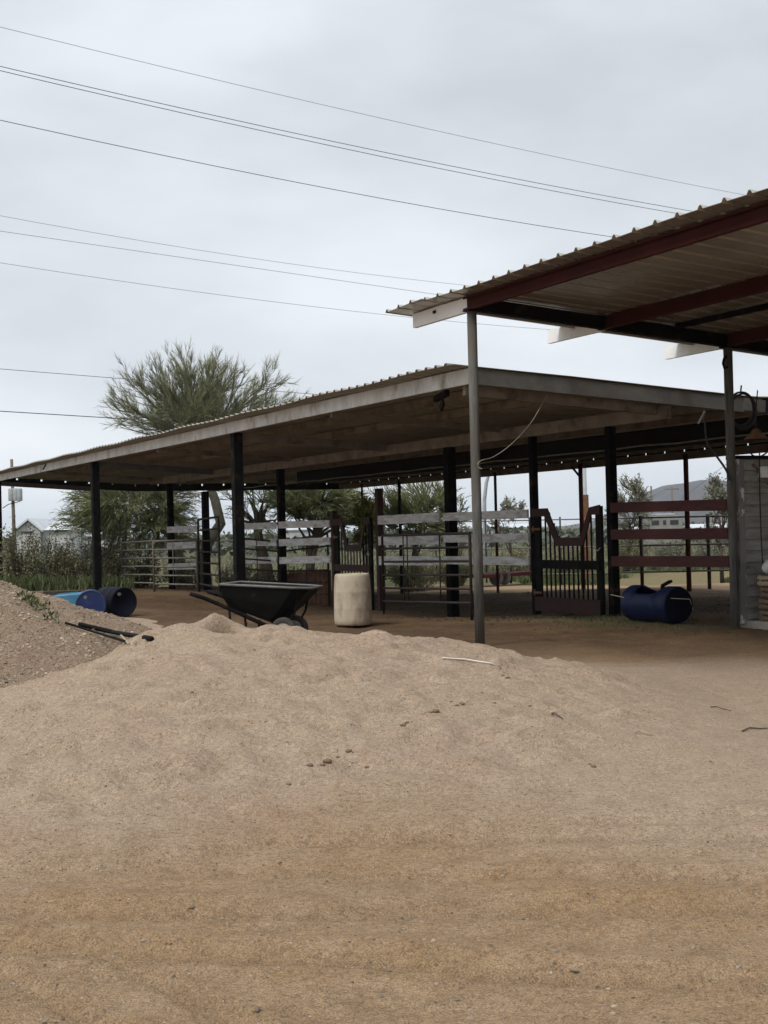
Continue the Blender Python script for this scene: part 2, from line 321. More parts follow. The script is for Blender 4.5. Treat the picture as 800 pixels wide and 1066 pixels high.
# ------------------------------------------------------------------ mesh helpers
class MB:
    def __init__(s): s.v = []; s.f = []
    def add(s, vs_, fs):
        o = len(s.v); s.v += [Vector(p) for p in vs_]; s.f += [tuple(i + o for i in f) for f in fs]; return s
    def box(s, c, sx, sy, sz, ax=UX, ay=VX, az=ZX):
        c = Vector(c); P = [c + ax * (i * sx / 2) + ay * (j * sy / 2) + az * (k * sz / 2) for k in (-1, 1) for j in (-1, 1) for i in (-1, 1)]
        return s.add(P, [(0, 2, 3, 1), (4, 5, 7, 6), (0, 1, 5, 4), (2, 6, 7, 3), (0, 4, 6, 2), (1, 3, 7, 5)])
    def bar(s, a, b, w, h, up=ZX):
        a, b = Vector(a), Vector(b); d = (b - a).normalized(); side = d.cross(up)
        if side.length < 1e-5: side = d.cross(Vector((1, 0, 0)))
        side.normalize(); u = side.cross(d).normalized()
        return s.box((a + b) / 2, (b - a).length, w, h, d, side, u)
    def tube(s, pts, r, n=8, cap=True):
        pts = [Vector(p) for p in pts]; rs = r if isinstance(r, (list, tuple)) else [r] * len(pts)
        o = len(s.v); pu = None
        for i, p in enumerate(pts):
            d = (pts[min(i + 1, len(pts) - 1)] - pts[max(i - 1, 0)])
            d = d.normalized() if d.length > 1e-9 else ZX
            if pu is None: a = d.orthogonal().normalized()
            else:
                a = pu - d * pu.dot(d); a = a.normalized() if a.length > 1e-6 else d.orthogonal().normalized()
            pu = a; b = d.cross(a)
            for k in range(n):
                t = 2 * math.pi * k / n; s.v.append(p + (a * math.cos(t) + b * math.sin(t)) * rs[i])
        for i in range(len(pts) - 1):
            for k in range(n):
                k2 = (k + 1) % n; s.f.append((o + i * n + k, o + i * n + k2, o + (i + 1) * n + k2, o + (i + 1) * n + k))
        if cap: s.f.append(tuple(o + k for k in range(n))[::-1]); s.f.append(tuple(o + (len(pts) - 1) * n + k for k in range(n)))
        return s
    def lathe(s, prof, n=32, axis_o=(0, 0, 0), ax=ZX, closed=False):
        """prof: (radius, height) pairs turned about an axis"""
        ao = Vector(axis_o); a = ax.orthogonal().normalized(); b = ax.cross(a); o = len(s.v)
        for r, h in prof:
            for k in range(n):
                t = 2 * math.pi * k / n; s.v.append(ao + ax * h + (a * math.cos(t) + b * math.sin(t)) * r)
        for i in range(len(prof) - 1):
            for k in range(n):
                k2 = (k + 1) % n; s.f.append((o + i * n + k, o + i * n + k2, o + (i + 1) * n + k2, o + (i + 1) * n + k))
        return s
    def prism(s, poly, d, off):
        """poly: 3D points of a face; extruded by vector d"""
        n = len(poly); P = [Vector(p) + off for p in poly]; Q = [p + d for p in P]
        return s.add(P + Q, [tuple(range(n))[::-1], tuple(range(n, 2 * n))] + [(i, (i + 1) % n, n + (i + 1) % n, n + i) for i in range(n)])
    def build(s, name, mat, parent=None, origin=None, smooth=False, bevel=0.0):
        me = bpy.data.meshes.new(name); o0 = parent_loc(parent) if parent else Vector(origin or (0, 0, 0))
        me.from_pydata([tuple(p - o0) for p in s.v], [], s.f); me.update()
        bm = bmesh.new(); bm.from_mesh(me); bmesh.ops.recalc_face_normals(bm, faces=bm.faces)
        if bevel: bmesh.ops.bevel(bm, geom=bm.edges[:], offset=bevel, segments=1, affect='EDGES', clamp_overlap=True)
        bm.to_mesh(me); bm.free()
        if smooth: me.shade_smooth()
        me.materials.append(mat)
        o = bpy.data.objects.new(name, me); COL.objects.link(o)
        if parent: o.parent = parent
        else: o.location = o0
        return o
def parent_loc(o):
    l = Vector((0, 0, 0))
    while o: l += o.location; o = o.parent
    return l
def tag(o, label=None, cat=None, group=None, kind=None):
    if label: o['label'] = label
    if cat: o['category'] = cat
    if group: o['group'] = group
    if kind: o['kind'] = kind
    return o
def thing(name, loc, label, cat, group=None):
    o = bpy.data.objects.new(name, None); COL.objects.link(o); o.location = loc; o.empty_display_size = .2
    return tag(o, label, cat, group)
def copy_tree(o, parent=None):
    c = o.copy(); COL.objects.link(c); c.parent = parent
    for ch in list(o.children): copy_tree(ch, c)
    return c
def onland(p, dz=0.0): return Vector((p[0], p[1], gz(p[0], p[1]) + dz))

def heightfield(name, xs, ys, zf, mat, soil, smooth=True):
    X, Y = np.meshgrid(xs, ys); Z = zf(X, Y)
    ny, nx = X.shape; co = np.stack([X.ravel(), Y.ravel(), Z.ravel()], 1)
    idx = np.arange(nx * ny).reshape(ny, nx)
    q = np.stack([idx[:-1, :-1].ravel(), idx[:-1, 1:].ravel(), idx[1:, 1:].ravel(), idx[1:, :-1].ravel()], 1)
    me = bpy.data.meshes.new(name); me.vertices.add(len(co)); me.vertices.foreach_set('co', co.ravel())
    me.loops.add(q.size); me.loops.foreach_set('vertex_index', q.ravel().astype(np.int32))
    me.polygons.add(len(q)); me.polygons.foreach_set('loop_start', (np.arange(len(q)) * 4).astype(np.int32)); me.polygons.foreach_set('loop_total', np.full(len(q), 4, np.int32))
    me.update(calc_edges=True); me.validate()
    ca = me.color_attributes.new('soil', 'FLOAT_COLOR', 'POINT')
    c = np.ones((len(co), 4), np.float32); c[:, :3] = soil(X, Y).reshape(-1, 3); ca.data.foreach_set('color', c.ravel())
    if smooth: me.shade_smooth()
    me.materials.append(mat); o = bpy.data.objects.new(name, me); COL.objects.link(o); return o

# ------------------------------------------------------------------ ground
def axis_steps(a, b, f):
    out = [a]
    while out[-1] < b: out.append(out[-1] + f(out[-1]))
    return np.array(out)
def mound_h(x, y):
    """long low heap of washed sand: crest running across at about 13.5 m, gentle towards the camera, steep behind"""
    cx = np.array([-7.5, -5.6, -4.6, -3.72, -3.16, -2.65, -2.32, -2.04, -1.81, -1.6, -1.35, -1.02, -.65, 0, .46, .93, 1.3, 1.86, 2.23, 2.79, 3.6])
    ch = np.array([-.14, -.08, .02, .165, .29, .455, .60, .68, .715, .735, .705, .665, .635, .60, .53, .45, .34, .235, .135, .03, -.10])
    c = np.interp(x, cx, ch)
    yc = 13.5 - 0.10 * np.abs(x + 1.0) ** 1.3 * 0.25
    y0 = 6.9 + 0.10 * (x + 1) ** 2 * 0.3 + vnoise(x / 1.6, x * 0, 41) * .9
    s = np.clip((y - y0) / (yc - y0), 0, 1)
    front = 1 - (1 - s) ** 1.75
    front = front * sstep(-.02, .4, s) ** .45
    b = np.clip((y - yc) / (2.9), 0, 1.2); back = 1 - sstep(0, 1, b)
    h = c * np.where(y <= yc, front, back) - .20 * np.where(y <= yc, 1 - sstep(0, .07, s), .3 * sstep(.7, 1.05, b))
    h = h + .11 * np.exp(-((x + 1.64) / .20) ** 2 - ((y - 13.35) / .32) ** 2) + .03 * np.exp(-((x + 2.0) / .35) ** 2 - ((y - 13.3) / .4) ** 2)
    h = h - .30 * np.exp(-(((x + 1.50) / .13) ** 2 + ((y - 12.92) / .24) ** 2) ** 1.8)          # scooped-out bite beside the peak
    live = sstep(.0, .22, h)
    h = h + live * (fbm(x, y * .8, .62, 3, 51) * .048 * (1 - .6 * sstep(.6, 1.6, x)) + fbm(x + .3, y, .22, 3, 61) * .066 + fbm(x, y, .09, 2, 71) * .016)
    # old footprints and horse dents
    rr = np.random.RandomState(5)
    if np.size(x) > 50:
        X1, Y1 = x[0], y[:, 0]
        for _ in range(620):
            fx, fy = rr.uniform(-6, 2.8), rr.uniform(7.6, 13.6); w = rr.uniform(.06, .15); d = rr.uniform(.012, .036)
            i0, i1 = np.searchsorted(X1, [fx - 4 * w, fx + 4 * w]); j0, j1 = np.searchsorted(Y1, [fy - 4 * w, fy + 4 * w])
            if i1 <= i0 or j1 <= j0: continue
            q = ((x[j0:j1, i0:i1] - fx) / w) ** 2 + ((y[j0:j1, i0:i1] - fy) / (w * .8)) ** 2
            h[j0:j1, i0:i1] += live[j0:j1, i0:i1] * d * (1 - .6 * sstep(.6, 2., fx)) * (-np.exp(-q) + .6 * np.exp(-(np.sqrt(q) - 1.5) ** 2 * 3))
    return h
def soil_ground(X, Y):
    u, v = suv(X, Y)
    sand = sstep(5.7, 9.6, Y + fbm(X, Y, 1.8, 3, 90) * 1.6 - .05 * X) * (1 - sstep(16.6, 18.2, Y + .4 * fbm(X, Y, 1.2, 2, 91) + .35 * np.clip(X, -9, 9))) * sstep(-9, -6, X) * (1 - sstep(5.5, 8, X + .2 * Y - 2.2))
    hb = np.exp(-(((X + 6.2) / 1.5) ** 2 + ((Y - 25.4) / 2.0) ** 2)); sand = np.maximum(sand, hb * 1.3)
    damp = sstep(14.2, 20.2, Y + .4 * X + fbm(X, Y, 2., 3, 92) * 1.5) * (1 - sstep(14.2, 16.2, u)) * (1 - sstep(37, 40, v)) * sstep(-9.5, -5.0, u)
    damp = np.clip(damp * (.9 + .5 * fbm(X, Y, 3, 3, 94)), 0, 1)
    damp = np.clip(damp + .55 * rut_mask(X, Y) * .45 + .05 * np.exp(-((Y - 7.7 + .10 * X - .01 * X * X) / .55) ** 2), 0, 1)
    g = sstep(50, 58, Y + fbm(X, Y, 5, 3, 95) * 8) * .6 * sstep(18, 22, u) * (1 - .5 * sstep(64, 80, Y)) + sstep(36, 38.5, v) * .8 * sstep(36, 44, Y)
    g = g + .55 * np.exp(-((u - 2.9) / .8) ** 2) * np.exp(-((v - .8) / 1.6) ** 2)          # thin green strip at the stall gates
    g = np.clip(g, 0, 1)
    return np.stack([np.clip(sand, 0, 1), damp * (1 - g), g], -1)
ys = axis_steps(2.6, 60, lambda y: max(.035, .0085 * y)); ys = np.concatenate([ys, axis_steps(ys[-1] + 1.2, 5500, lambda y: .05 * y)])
xh = axis_steps(0, 30, lambda x: max(.05, .022 * x)); xh = np.concatenate([xh, axis_steps(xh[-1] + 1.5, 4500, lambda x: .11 * x)])
xs = np.concatenate([-xh[::-1][:-1], xh])
ys = np.concatenate([np.array([-80., -20., -4., 0.5]), ys])
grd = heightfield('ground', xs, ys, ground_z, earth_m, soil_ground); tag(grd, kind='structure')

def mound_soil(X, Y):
    cut = .75 * np.exp(-(((X + 1.50) / .13) ** 2 + ((Y - 12.95) / .28) ** 2) ** 1.5)  # shade of the scooped bite, painted in through the damp brown channel
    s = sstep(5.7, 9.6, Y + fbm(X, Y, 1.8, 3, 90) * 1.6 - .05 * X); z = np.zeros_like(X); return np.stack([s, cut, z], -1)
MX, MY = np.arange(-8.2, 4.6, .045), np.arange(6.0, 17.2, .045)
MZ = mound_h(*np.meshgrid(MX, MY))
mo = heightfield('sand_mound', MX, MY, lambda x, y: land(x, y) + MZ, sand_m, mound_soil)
def mound_at(x, y):
    x, y = float(np.ravel(x)[0]), float(np.ravel(y)[0])
    fx, fy = (x - MX[0]) / .045, (y - MY[0]) / .045; i, j = int(fx), int(fy)
    if not (0 <= i < len(MX) - 1 and 0 <= j < len(MY) - 1): return -1.0
    fx -= i; fy -= j
    return float((MZ[j, i] * (1 - fx) + MZ[j, i + 1] * fx) * (1 - fy) + (MZ[j + 1, i] * (1 - fx) + MZ[j + 1, i + 1] * fx) * fy)
tag(mo, 'broad low heap of pale pinkish sand across the foreground', 'sand heap')

def pile_h(x, y):
    d = np.sqrt(((x + 6.35) / 1.12) ** 2 + ((y - 16.3) / 1.05) ** 2)
    d = d + fbm(x, y, 1.3, 3, 101) * .35
    h = 1.72 * (1 - d / 4.1); h = np.where(d < .8, h - (.8 - d) ** 2 * .3, h)
    h = np.maximum(h, -.1) 
    return h + sstep(0, .2, h) * (fbm(x, y, .35, 3, 103) * .05 + fbm(x, y, .09, 2, 105) * .022)
gp = heightfield('gravel_pile', np.arange(-11.6, -1.2, .05), np.arange(11.4, 21.2, .05), lambda x, y: land(x, y) + pile_h(x, y), gravel_m,
                 lambda X, Y: np.stack([np.ones_like(X), np.zeros_like(X), np.zeros_like(X)], -1))
tag(gp, 'heap of coarse pebbly gravel rising at the left edge', 'gravel pile')
def heap_h(x, y):
    q = ((x + 6.15) / 1.35) ** 2 + ((y - 25.3) / 1.5) ** 2
    h = .30 * np.exp(-q) - .04; return h + sstep(0, .1, h) * (fbm(x, y, .4, 3, 111) * .07)
hp = heightfield('sand_heap', np.arange(-9, -3.4, .06), np.arange(22.5, 28.2, .06), lambda x, y: land(x, y) + heap_h(x, y), sand_m,
                 lambda X, Y: np.stack([np.ones_like(X), np.zeros_like(X), np.zeros_like(X)], -1))
tag(hp, 'small sand heap banked against the blue barrels on the left', 'sand heap')

# ------------------------------------------------------------------ corrugated sheets
def corrugated(mb, P, u0, u1, v0, v1, zf, pitch=.305, rib=.036, th=.006, top=.055, base=.10, nu=1):
    """ribbed sheet: ribs run along u, profile along v; zf(u, v) is its underside"""
    prof = []
    v = v0
    while v < v1 - 1e-6:
        prof += [(v, 0), (v + pitch - base, 0), (v + pitch - base + (base - top) / 2, rib), (v + pitch - (base - top) / 2, rib)]
        v += pitch
    prof.append((v, 0)); us = [u0 + (u1 - u0) * i / nu for i in range(nu + 1)] if isinstance(nu, int) else nu
    n = len(prof); o = len(mb.v)
    for dz in (th, 0):
        for u in us:
            for vv, z in prof: mb.v.append(P(u, vv, zf(u, vv) + z + dz))
    k = n * len(us)
    for i in range(len(us) - 1):
        for j in range(n - 1):
            a = o + i * n + j
            mb.f.append((a, a + 1, a + n + 1, a + n)); b = a + k; mb.f.append((b, b + n, b + n + 1, b + 1))
    for i, row in ((0, 0), (1, len(us) - 1)):
        for j in range(n - 1):
            a = o + row * n + j; mb.f.append((a, a + k, a + k + 1, a + 1))
    for j in (0, n - 1):
        for i in range(len(us) - 1):
            a = o + i * n + j; mb.f.append((a, a + n, a + n + k, a + k))
    return mb

# ------------------------------------------------------------------ the long open livestock shed
def shed_under(u, v):
    z = float(np.interp(u, [-.4, 0, 5.5, 14.6, 15.2], [4.03, 4.0, 3.66, 3.66, 3.66]))
    return z + .012 * math.sin(v * 1.7 + u) * (1 if u < 0.1 else .6) - .0022 * (35.9 - v) * 0
shed = thing('livestock_shed', SH(0, 0, 0), 'long open livestock shed with corrugated roof on black posts', 'shed')
mb = MB(); corrugated(mb, SH, -.32, SHED_D + .25, -.12, SHED_L + .3, shed_under, nu=[-.32, 0, 1.8, 3.6, 5.5, 8, 11, SHED_D + .25]); mb.build('roof', roof_m, shed)
# front fascia, in lengths, each lapped a little
mb = MB(); cuts = [0, 6.1, 12.2, 18.3, 24.4, 30.5, SHED_L]
for i in range(6):
    a, b = cuts[i], cuts[i + 1]; k = .004 * (i % 2)
    mb.bar(SH(.03 - k, a + .004, 3.87 + .006 * math.sin(i * 2.1)), SH(.03 - k, b, 3.87 + .006 * math.sin(i * 2.1 + 2)), .06, .235)
fa = mb.build('fascia', fascia_m, shed)
mb = MB(); mb.bar(SH(.02, -.06, 3.86), SH(5.62, -.06, 3.50), .07, .24); mb.bar(SH(5.2, -.105, 3.535), SH(5.66, -.105, 3.505), .012, .2); mb.build('rake_fascia', rake_m, shed)
mb = MB(); mb.bar(SH(5.66, -.06, 3.52), SH(SHED_D, -.06, 3.52), .07, .24); mb.build('rake_beam', black_beam, shed)
mb = MB(); mb.bar(SH(.08, SHED_L + .05, 3.80), SH(5.5, SHED_L + .05, 3.48), .08, .2); mb.bar(SH(5.5, SHED_L + .05, 3.47), SH(SHED_D, SHED_L + .05, 3.47), .08, .2); mb.build('end_beam', black_beam, shed)
# closure under the sheet at the far end and the back, with the regular openings that let the sky through
mb = MB(); k = 0; x = .1
while x < SHED_D - .3:
    zc = shed_under(x + .4, 35) - .01; mb.bar(SH(x + .02, SHED_L + .06, zc - .05), SH(x + .88, SHED_L + .06, shed_under(x + .88, 35) - .06), .03, .125); x += .93
mb.build('closure_strip', black_beam, shed)
mb = MB(); mb.bar(SH(SHED_D, 0, 3.472), SH(SHED_D, SHED_L, 3.472), .09, .22); mb.build('back_beam', wood_frame, shed)
mb = MB(); x = .0
while x < SHED_L - .3:
    mb.bar(SH(SHED_D + .01, x + .05, 3.60), SH(SHED_D + .01, x + .845, 3.60), .03, .12); x += .87
mb.build('closure_strip', black_beam, shed)
mb = MB(); mb.bar(SH(8, .1, 3.39), SH(8, 25, 3.39), .12, .44); mb.build('girder', black_beam, shed)
mb = MB(); mb.tube([SH(7.9, .2 + 1.2 * i, 3.27 - .03 * math.sin(i * 1.9) ** 2) for i in range(30)], .018, 6); mb.build('conduit', galv, shed)
mb = MB(); mb.bar(SH(3.8, .1, 3.40), SH(3.8, 26.5, 3.40), .10, .22); mb.build('girder', wood_frame, shed)
for uu in (1.25, 2.5): MB().bar(SH(uu, .05, shed_under(uu, 0) - .1), SH(uu, SHED_L - 3.2, shed_under(uu, 0) - .1), .07, .15).build('purlin', wood_frame, shed)
for uu in (5.3, 6.7, 9.6, 11.2, 12.9): MB().bar(SH(uu, .05, 3.575), SH(uu, SHED_L - 3.2, 3.575), .07, .14).build('purlin', wood_frame, shed)
FR = [10.18, 21.62, 35.3]
ROW2 = [shed_t(640 - 2, 3.8), shed_t(557, 3.8), shed_t(470, 3.8), shed_t(293.5, 3.8), shed_t(178, 3.8)]
for v in FR + [.35]:
    MB().bar(SH(.12, v, 3.70), SH(3.72, v, 3.46), .09, .17).build('rafter', wood_frame if v < 12 else rake_m, shed)
for v in (15.6, 27.5, 5.2): MB().bar(SH(.12, v, 3.74), SH(3.72, v, 3.5), .07, .12).build('rafter', wood_frame, shed)
for v in FR:
    z0 = gz(*SH(.16, v)[:2]) - .2; MB().box(SH(.16, v, (z0 + 3.75) / 2), .21, .21, 3.75 - z0).build('post', dark_steel, shed, bevel=.012)
for i, v in enumerate(ROW2):
    w = (.15, .13, .20, .18, .18)[i]; p = SH(3.8, v); z0 = gz(p.x, p.y) - .2
    MB().box(SH(3.8, v, (z0 + 3.285) / 2), w, w, 3.285 - z0).build('post', dark_steel, shed, bevel=.01)
# thin red-brown poles of the back row
for px, py, r in ((417, 618.6, .06), (517, 617, .05), (606, 614, .07), (716, 612, .07), (378, 619, .045)):
    v = shed_t(px, SHED_D - .25); p = SH(SHED_D - .25, v); z0 = gz(p.x, p.y) - .3
    MB().tube([SH(SHED_D - .25, v, z0), SH(SHED_D - .25, v, 3.5)], r, 10).build('post', red_steel if px != 417 else dark_steel, shed, smooth=True)
mb = MB(); v = shed_t(606, SHED_D - .25)
mb.bar(SH(SHED_D - .22, v + .02, 3.05), SH(SHED_D - .22, v + .5, 3.42), .05, .05); mb.build('knee_brace', red_steel, shed)
MB().bar(at(45, 489, 42.6) , at(48, 483, 42.6), .05, .04).add([], []).build('loose_strap', black_beam, shed)
mb = MB(); mb.bar(SH(.2, 1.0, 3.72), SH(.22, 1.45, 3.66), .06, .1); mb.bar(SH(.23, 1.2, 3.60), SH(.25, 1.32, 3.5), .04, .1); mb.build('bracket', dark_steel, shed)

# ------------------------------------------------------------------ barn on the right
def barn_bot(u): return 4.534 - .0755 * u
def barn_under(u, v): return barn_bot(u) + .205 + .006 * math.sin(v * 2.3) + .006 * math.sin(u * 1.3 + v)
barn = thing('open_barn', BN(0, 0, 0), 'open hay barn with tan ribbed roof and red purlins on steel poles', 'barn')
mb = MB(); corrugated(mb, BN, -.32, 15.5, -9.9 + .06, .78, barn_under, pitch=.366, rib=.040, top=.028, base=.085, nu=14); mb.build('roof', barn_roof_m, barn)
mb = MB(); corrugated(mb, BN, -.38, .34, .72, 1.80, lambda u, v: barn_under(u, v) + .010 - .02 * (v - .7), pitch=.366, rib=.040, top=.028, base=.085, nu=2); mb.build('roof', barn_roof_m, barn)
mb = MB()
PU = [0, 2.21, 4.42, 6.63, 8.84, 11.05, 13.26]
for i, a in enumerate(PU[:-1]): mb.bar(BN(a + .05, 0, barn_bot(a + .05) + .09), BN(PU[i + 1] - .05, 0, barn_bot(PU[i + 1] - .05) + .09), .11, .18)
mb.build('girder', dark_steel, barn)
def cee(mb, a, b, h, w, flip=1):
    """C-section: web with two flanges"""
    side = (b - a).normalized().cross(ZX) * flip
    mb.bar(a, b, .006, h); mb.bar(a + side * (w / 2 + .003) + ZX * (h / 2 - .003), b + side * (w / 2 + .003) + ZX * (h / 2 - .003), w, .006)
    mb.bar(a + side * (w / 2 + .003) - ZX * (h / 2 - .003), b + side * (w / 2 + .003) - ZX * (h / 2 - .003), w, .006)
    mb.bar(a + side * (w + .003) + ZX * (h / 2 - .018), b + side * (w + .003) + ZX * (h / 2 - .018), .004, .03); mb.bar(a + side * (w + .003) - ZX * (h / 2 - .018), b + side * (w + .003) - ZX * (h / 2 - .018), .004, .03)
    return mb
for i, a in enumerate(PU):
    z = barn_bot(a) + .10
    p = cee(MB(), BN(a, .12, z), BN(a, -9.8, z), .19, .06, 1).build('purlin', red_steel, barn)
    mb = MB(); cee(mb, BN(a - .012, .10, z - .004), BN(a - .012, 1.66 if i == 0 else 1.48, z - .004), .2, .06, 1); e_ = mb.build('purlin_end', white_steel, p)
    if i < 2: 
        mb = MB(); mb.box(BN(a - .022, 1.0 - .2 * i, z + .03), .006, .09, .045); mb.build('slot', black_plastic if i == 0 else yard_white, p)
for a in (3.3, 5.5): MB().bar(BN(a, -.2, barn_bot(a) + .15), BN(a, -9.7, barn_bot(a) + .15), .04, .08).build('purlin', dark_steel, barn)
mb = MB()
for i, a in enumerate(PU[:-1]): mb.bar(BN(a + .09, .76, barn_bot(a + .09) + .165), BN(PU[i + 1] - .03, .76, barn_bot(PU[i + 1]) + .165), .05, .075); 
mb.build('eave_trim', galv, barn)
for (u, v, r, tp) in ((0, 0, .066, barn_bot(0)), (4.42, 0, .068, barn_bot(4.42)), (8.84, 0, .068, barn_bot(8.84)), (0, -9.3, .066, barn_bot(0)), (4.42, -9.3, .066, barn_bot(4.42))):
    p = BN(u, v); z0 = gz(p.x, p.y) - .2
    mb = MB(); mb.tube([BN(u, v, z0), BN(u, v, 1.5), BN(u, v, 3), BN(u, v, tp)], r, 20); po = mb.build('pole', galv_pole, barn, smooth=True)
    if v == 0: MB().box(BN(u, v, tp - .006), .2, .16, .012).build('cap_plate', dark_steel, po)
mb = MB(); mb.tube([BN(4.36, -.03, 4.06), BN(4.30, -.05, 4.02), BN(4.27, -.06, 3.95), BN(4.30, -.05, 3.88), BN(4.37, -.04, 3.90)], .018, 6); mb.build('hook', dark_steel, barn, smooth=True)

# ------------------------------------------------------------------ siding wall beside the second pole
wl = thing('siding_wall', BN(4.55, .10, 0), 'weathered grey clapboard wall behind the second barn pole', 'wall')
zt = 2.53; mb = MB(); n = 14; h = (zt - .12) / n
for i in range(n):
    z = .12 + i * h
    mb.add([BN(4.66, .05, z), BN(9.6, .05, z), BN(9.6, .05, z + h - .004), BN(4.66, .05, z + h - .004), BN(4.66, -.002, z), BN(9.6, -.002, z), BN(9.6, .040, z + h - .004), BN(4.66, .040, z + h - .004)],
           [(0, 1, 2, 3), (4, 7, 6, 5), (0, 4, 5, 1), (3, 2, 6, 7), (0, 3, 7, 4), (1, 5, 6, 2)])
mb.build('siding', siding_m, wl)
MB().box(BN(7.1, .11, (zt + .1) / 2), 5.0, .10, zt - .1).build('stud_wall', wood_old, wl)
mb = MB(); mb.box(BN(4.60, .05, zt / 2 + .04), .115, .11, zt - .05); mb.build('corner_trim', trim_m, wl)
MB().box(BN(7.1, .08, zt + .025), 5.2, .26, .05).build('top_cap', dark_steel, wl)
MB().box(BN(7.2, -.25, .03), 5.2, .75, .16).build('base_slab', concrete, wl, bevel=.01)
MB().box(BN(5.02, -.02, 2.33), .13, .08, .17).build('junction_box', white_steel, wl, bevel=.008)
MB().bar(BN(4.85, .005, 2.45), BN(5.6, .005, 1.75), .05, .02, VX).build('diagonal_strap', wood_old, wl)

# ------------------------------------------------------------------ board fences in the stall line (u = 3.8)
def board_fence(a, b, zs, mat, label, h=.15, group=None, side=-.09, over=.0, name='board_fence', sags=(0, 0, 0), extra=None):
    """three rails between two v positions on the stall line; zs are heights of the rail centres at each end"""
    f = thing(name, SH(3.8 + side, (a + b) / 2, 0), label, 'fence', group)
    for k, (za, zb) in enumerate(zs):
        mb = MB(); va, vb = a, b; m = 4
        for j in range(m):
            t0, t1 = j / m, (j + 1) / m
            mb.bar(SH(3.8 + side, va + (vb - va) * t0 + .0, za + (zb - za) * t0 - sags[k] * 4 * t0 * (1 - t0)), SH(3.8 + side, va + (vb - va) * t1, za + (zb - za) * t1 - sags[k] * 4 * t1 * (1 - t1)), .035, h)
        mb.build('rail', mat, f)
    return f
def zat(px, py, u=3.8):
    """height on the stall line where the photo shows (px, py)"""
    v = shed_t(px, u); p = SH(u, v); return at(px, py, p.y).z
def rails(pa, pb, ys_a, ys_b): return [(zat(pa, a), zat(pb, b)) for a, b in zip(ys_a, ys_b)]
WG = 'weathered white board fences along the stall row'
board_fence(shed_t(398, 3.8), shed_t(462, 3.8), rails(398, 462, (541.5, 563, 583.5), (538.3, 561.5, 583.8)), rail_white, 'white board fence from the dark gate post to the thick black post', .20, WG)
board_fence(shed_t(470, 3.8) + .1, shed_t(556, 3.8), rails(470, 556, (538, 560.5, 583), (534.8, 559.6, 583.9)), rail_white, 'white board fence right of the thick black post beside the grey pole', .165, WG, side=-.12)
board_fence(shed_t(294, 3.8), shed_t(347, 3.8), rails(294, 347, (546.5, 565, 583.5), (545, 563, 582)), rail_white, 'white board fence behind the wheelbarrow tip, left of the dark gate', .18, WG)
board_fence(shed_t(248, 3.8), shed_t(291, 3.8), rails(248, 291, (548.3, 565.5, 583.5), (547, 564.5, 583)), rail_white, 'white board fence seen above the wheelbarrow tub, right of the black post', .18, WG)
board_fence(shed_t(177, 3.8), shed_t(209, 3.8), rails(177, 209, (551.5, 568, 590), (550.5, 567, 589)), rail_white, 'white board fence farthest left, behind the grey pipe panels', .20, WG)
vr, vb_ = shed_t(638, 3.8), None
# the red fence runs from the stall post to the barn pole
pr_, pb_ = SH(3.8, ROW2[0]), BN(4.42, .09)
rf = thing('board_fence', (pr_ + pb_) / 2, 'dark red board fence between the stall gate and the siding wall', 'fence')
for (ya, yb) in ((528.5, 525.3), (556.5, 555.2), (584.2, 584.4)):
    za, zb = at(637, ya, pr_.y).z, at(766, yb, pb_.y).z; off = Vector((-.35, -.9, 0)) * .09
    a, b = pr_ + off + ZX * za, pb_ + off * .3 + ZX * zb
    mb = MB()
    for j in range(3): mb.bar(a.lerp(b, j / 3), a.lerp(b, (j + 1) / 3), .04, .172)
    mb.build('rail', rail_red, rf)

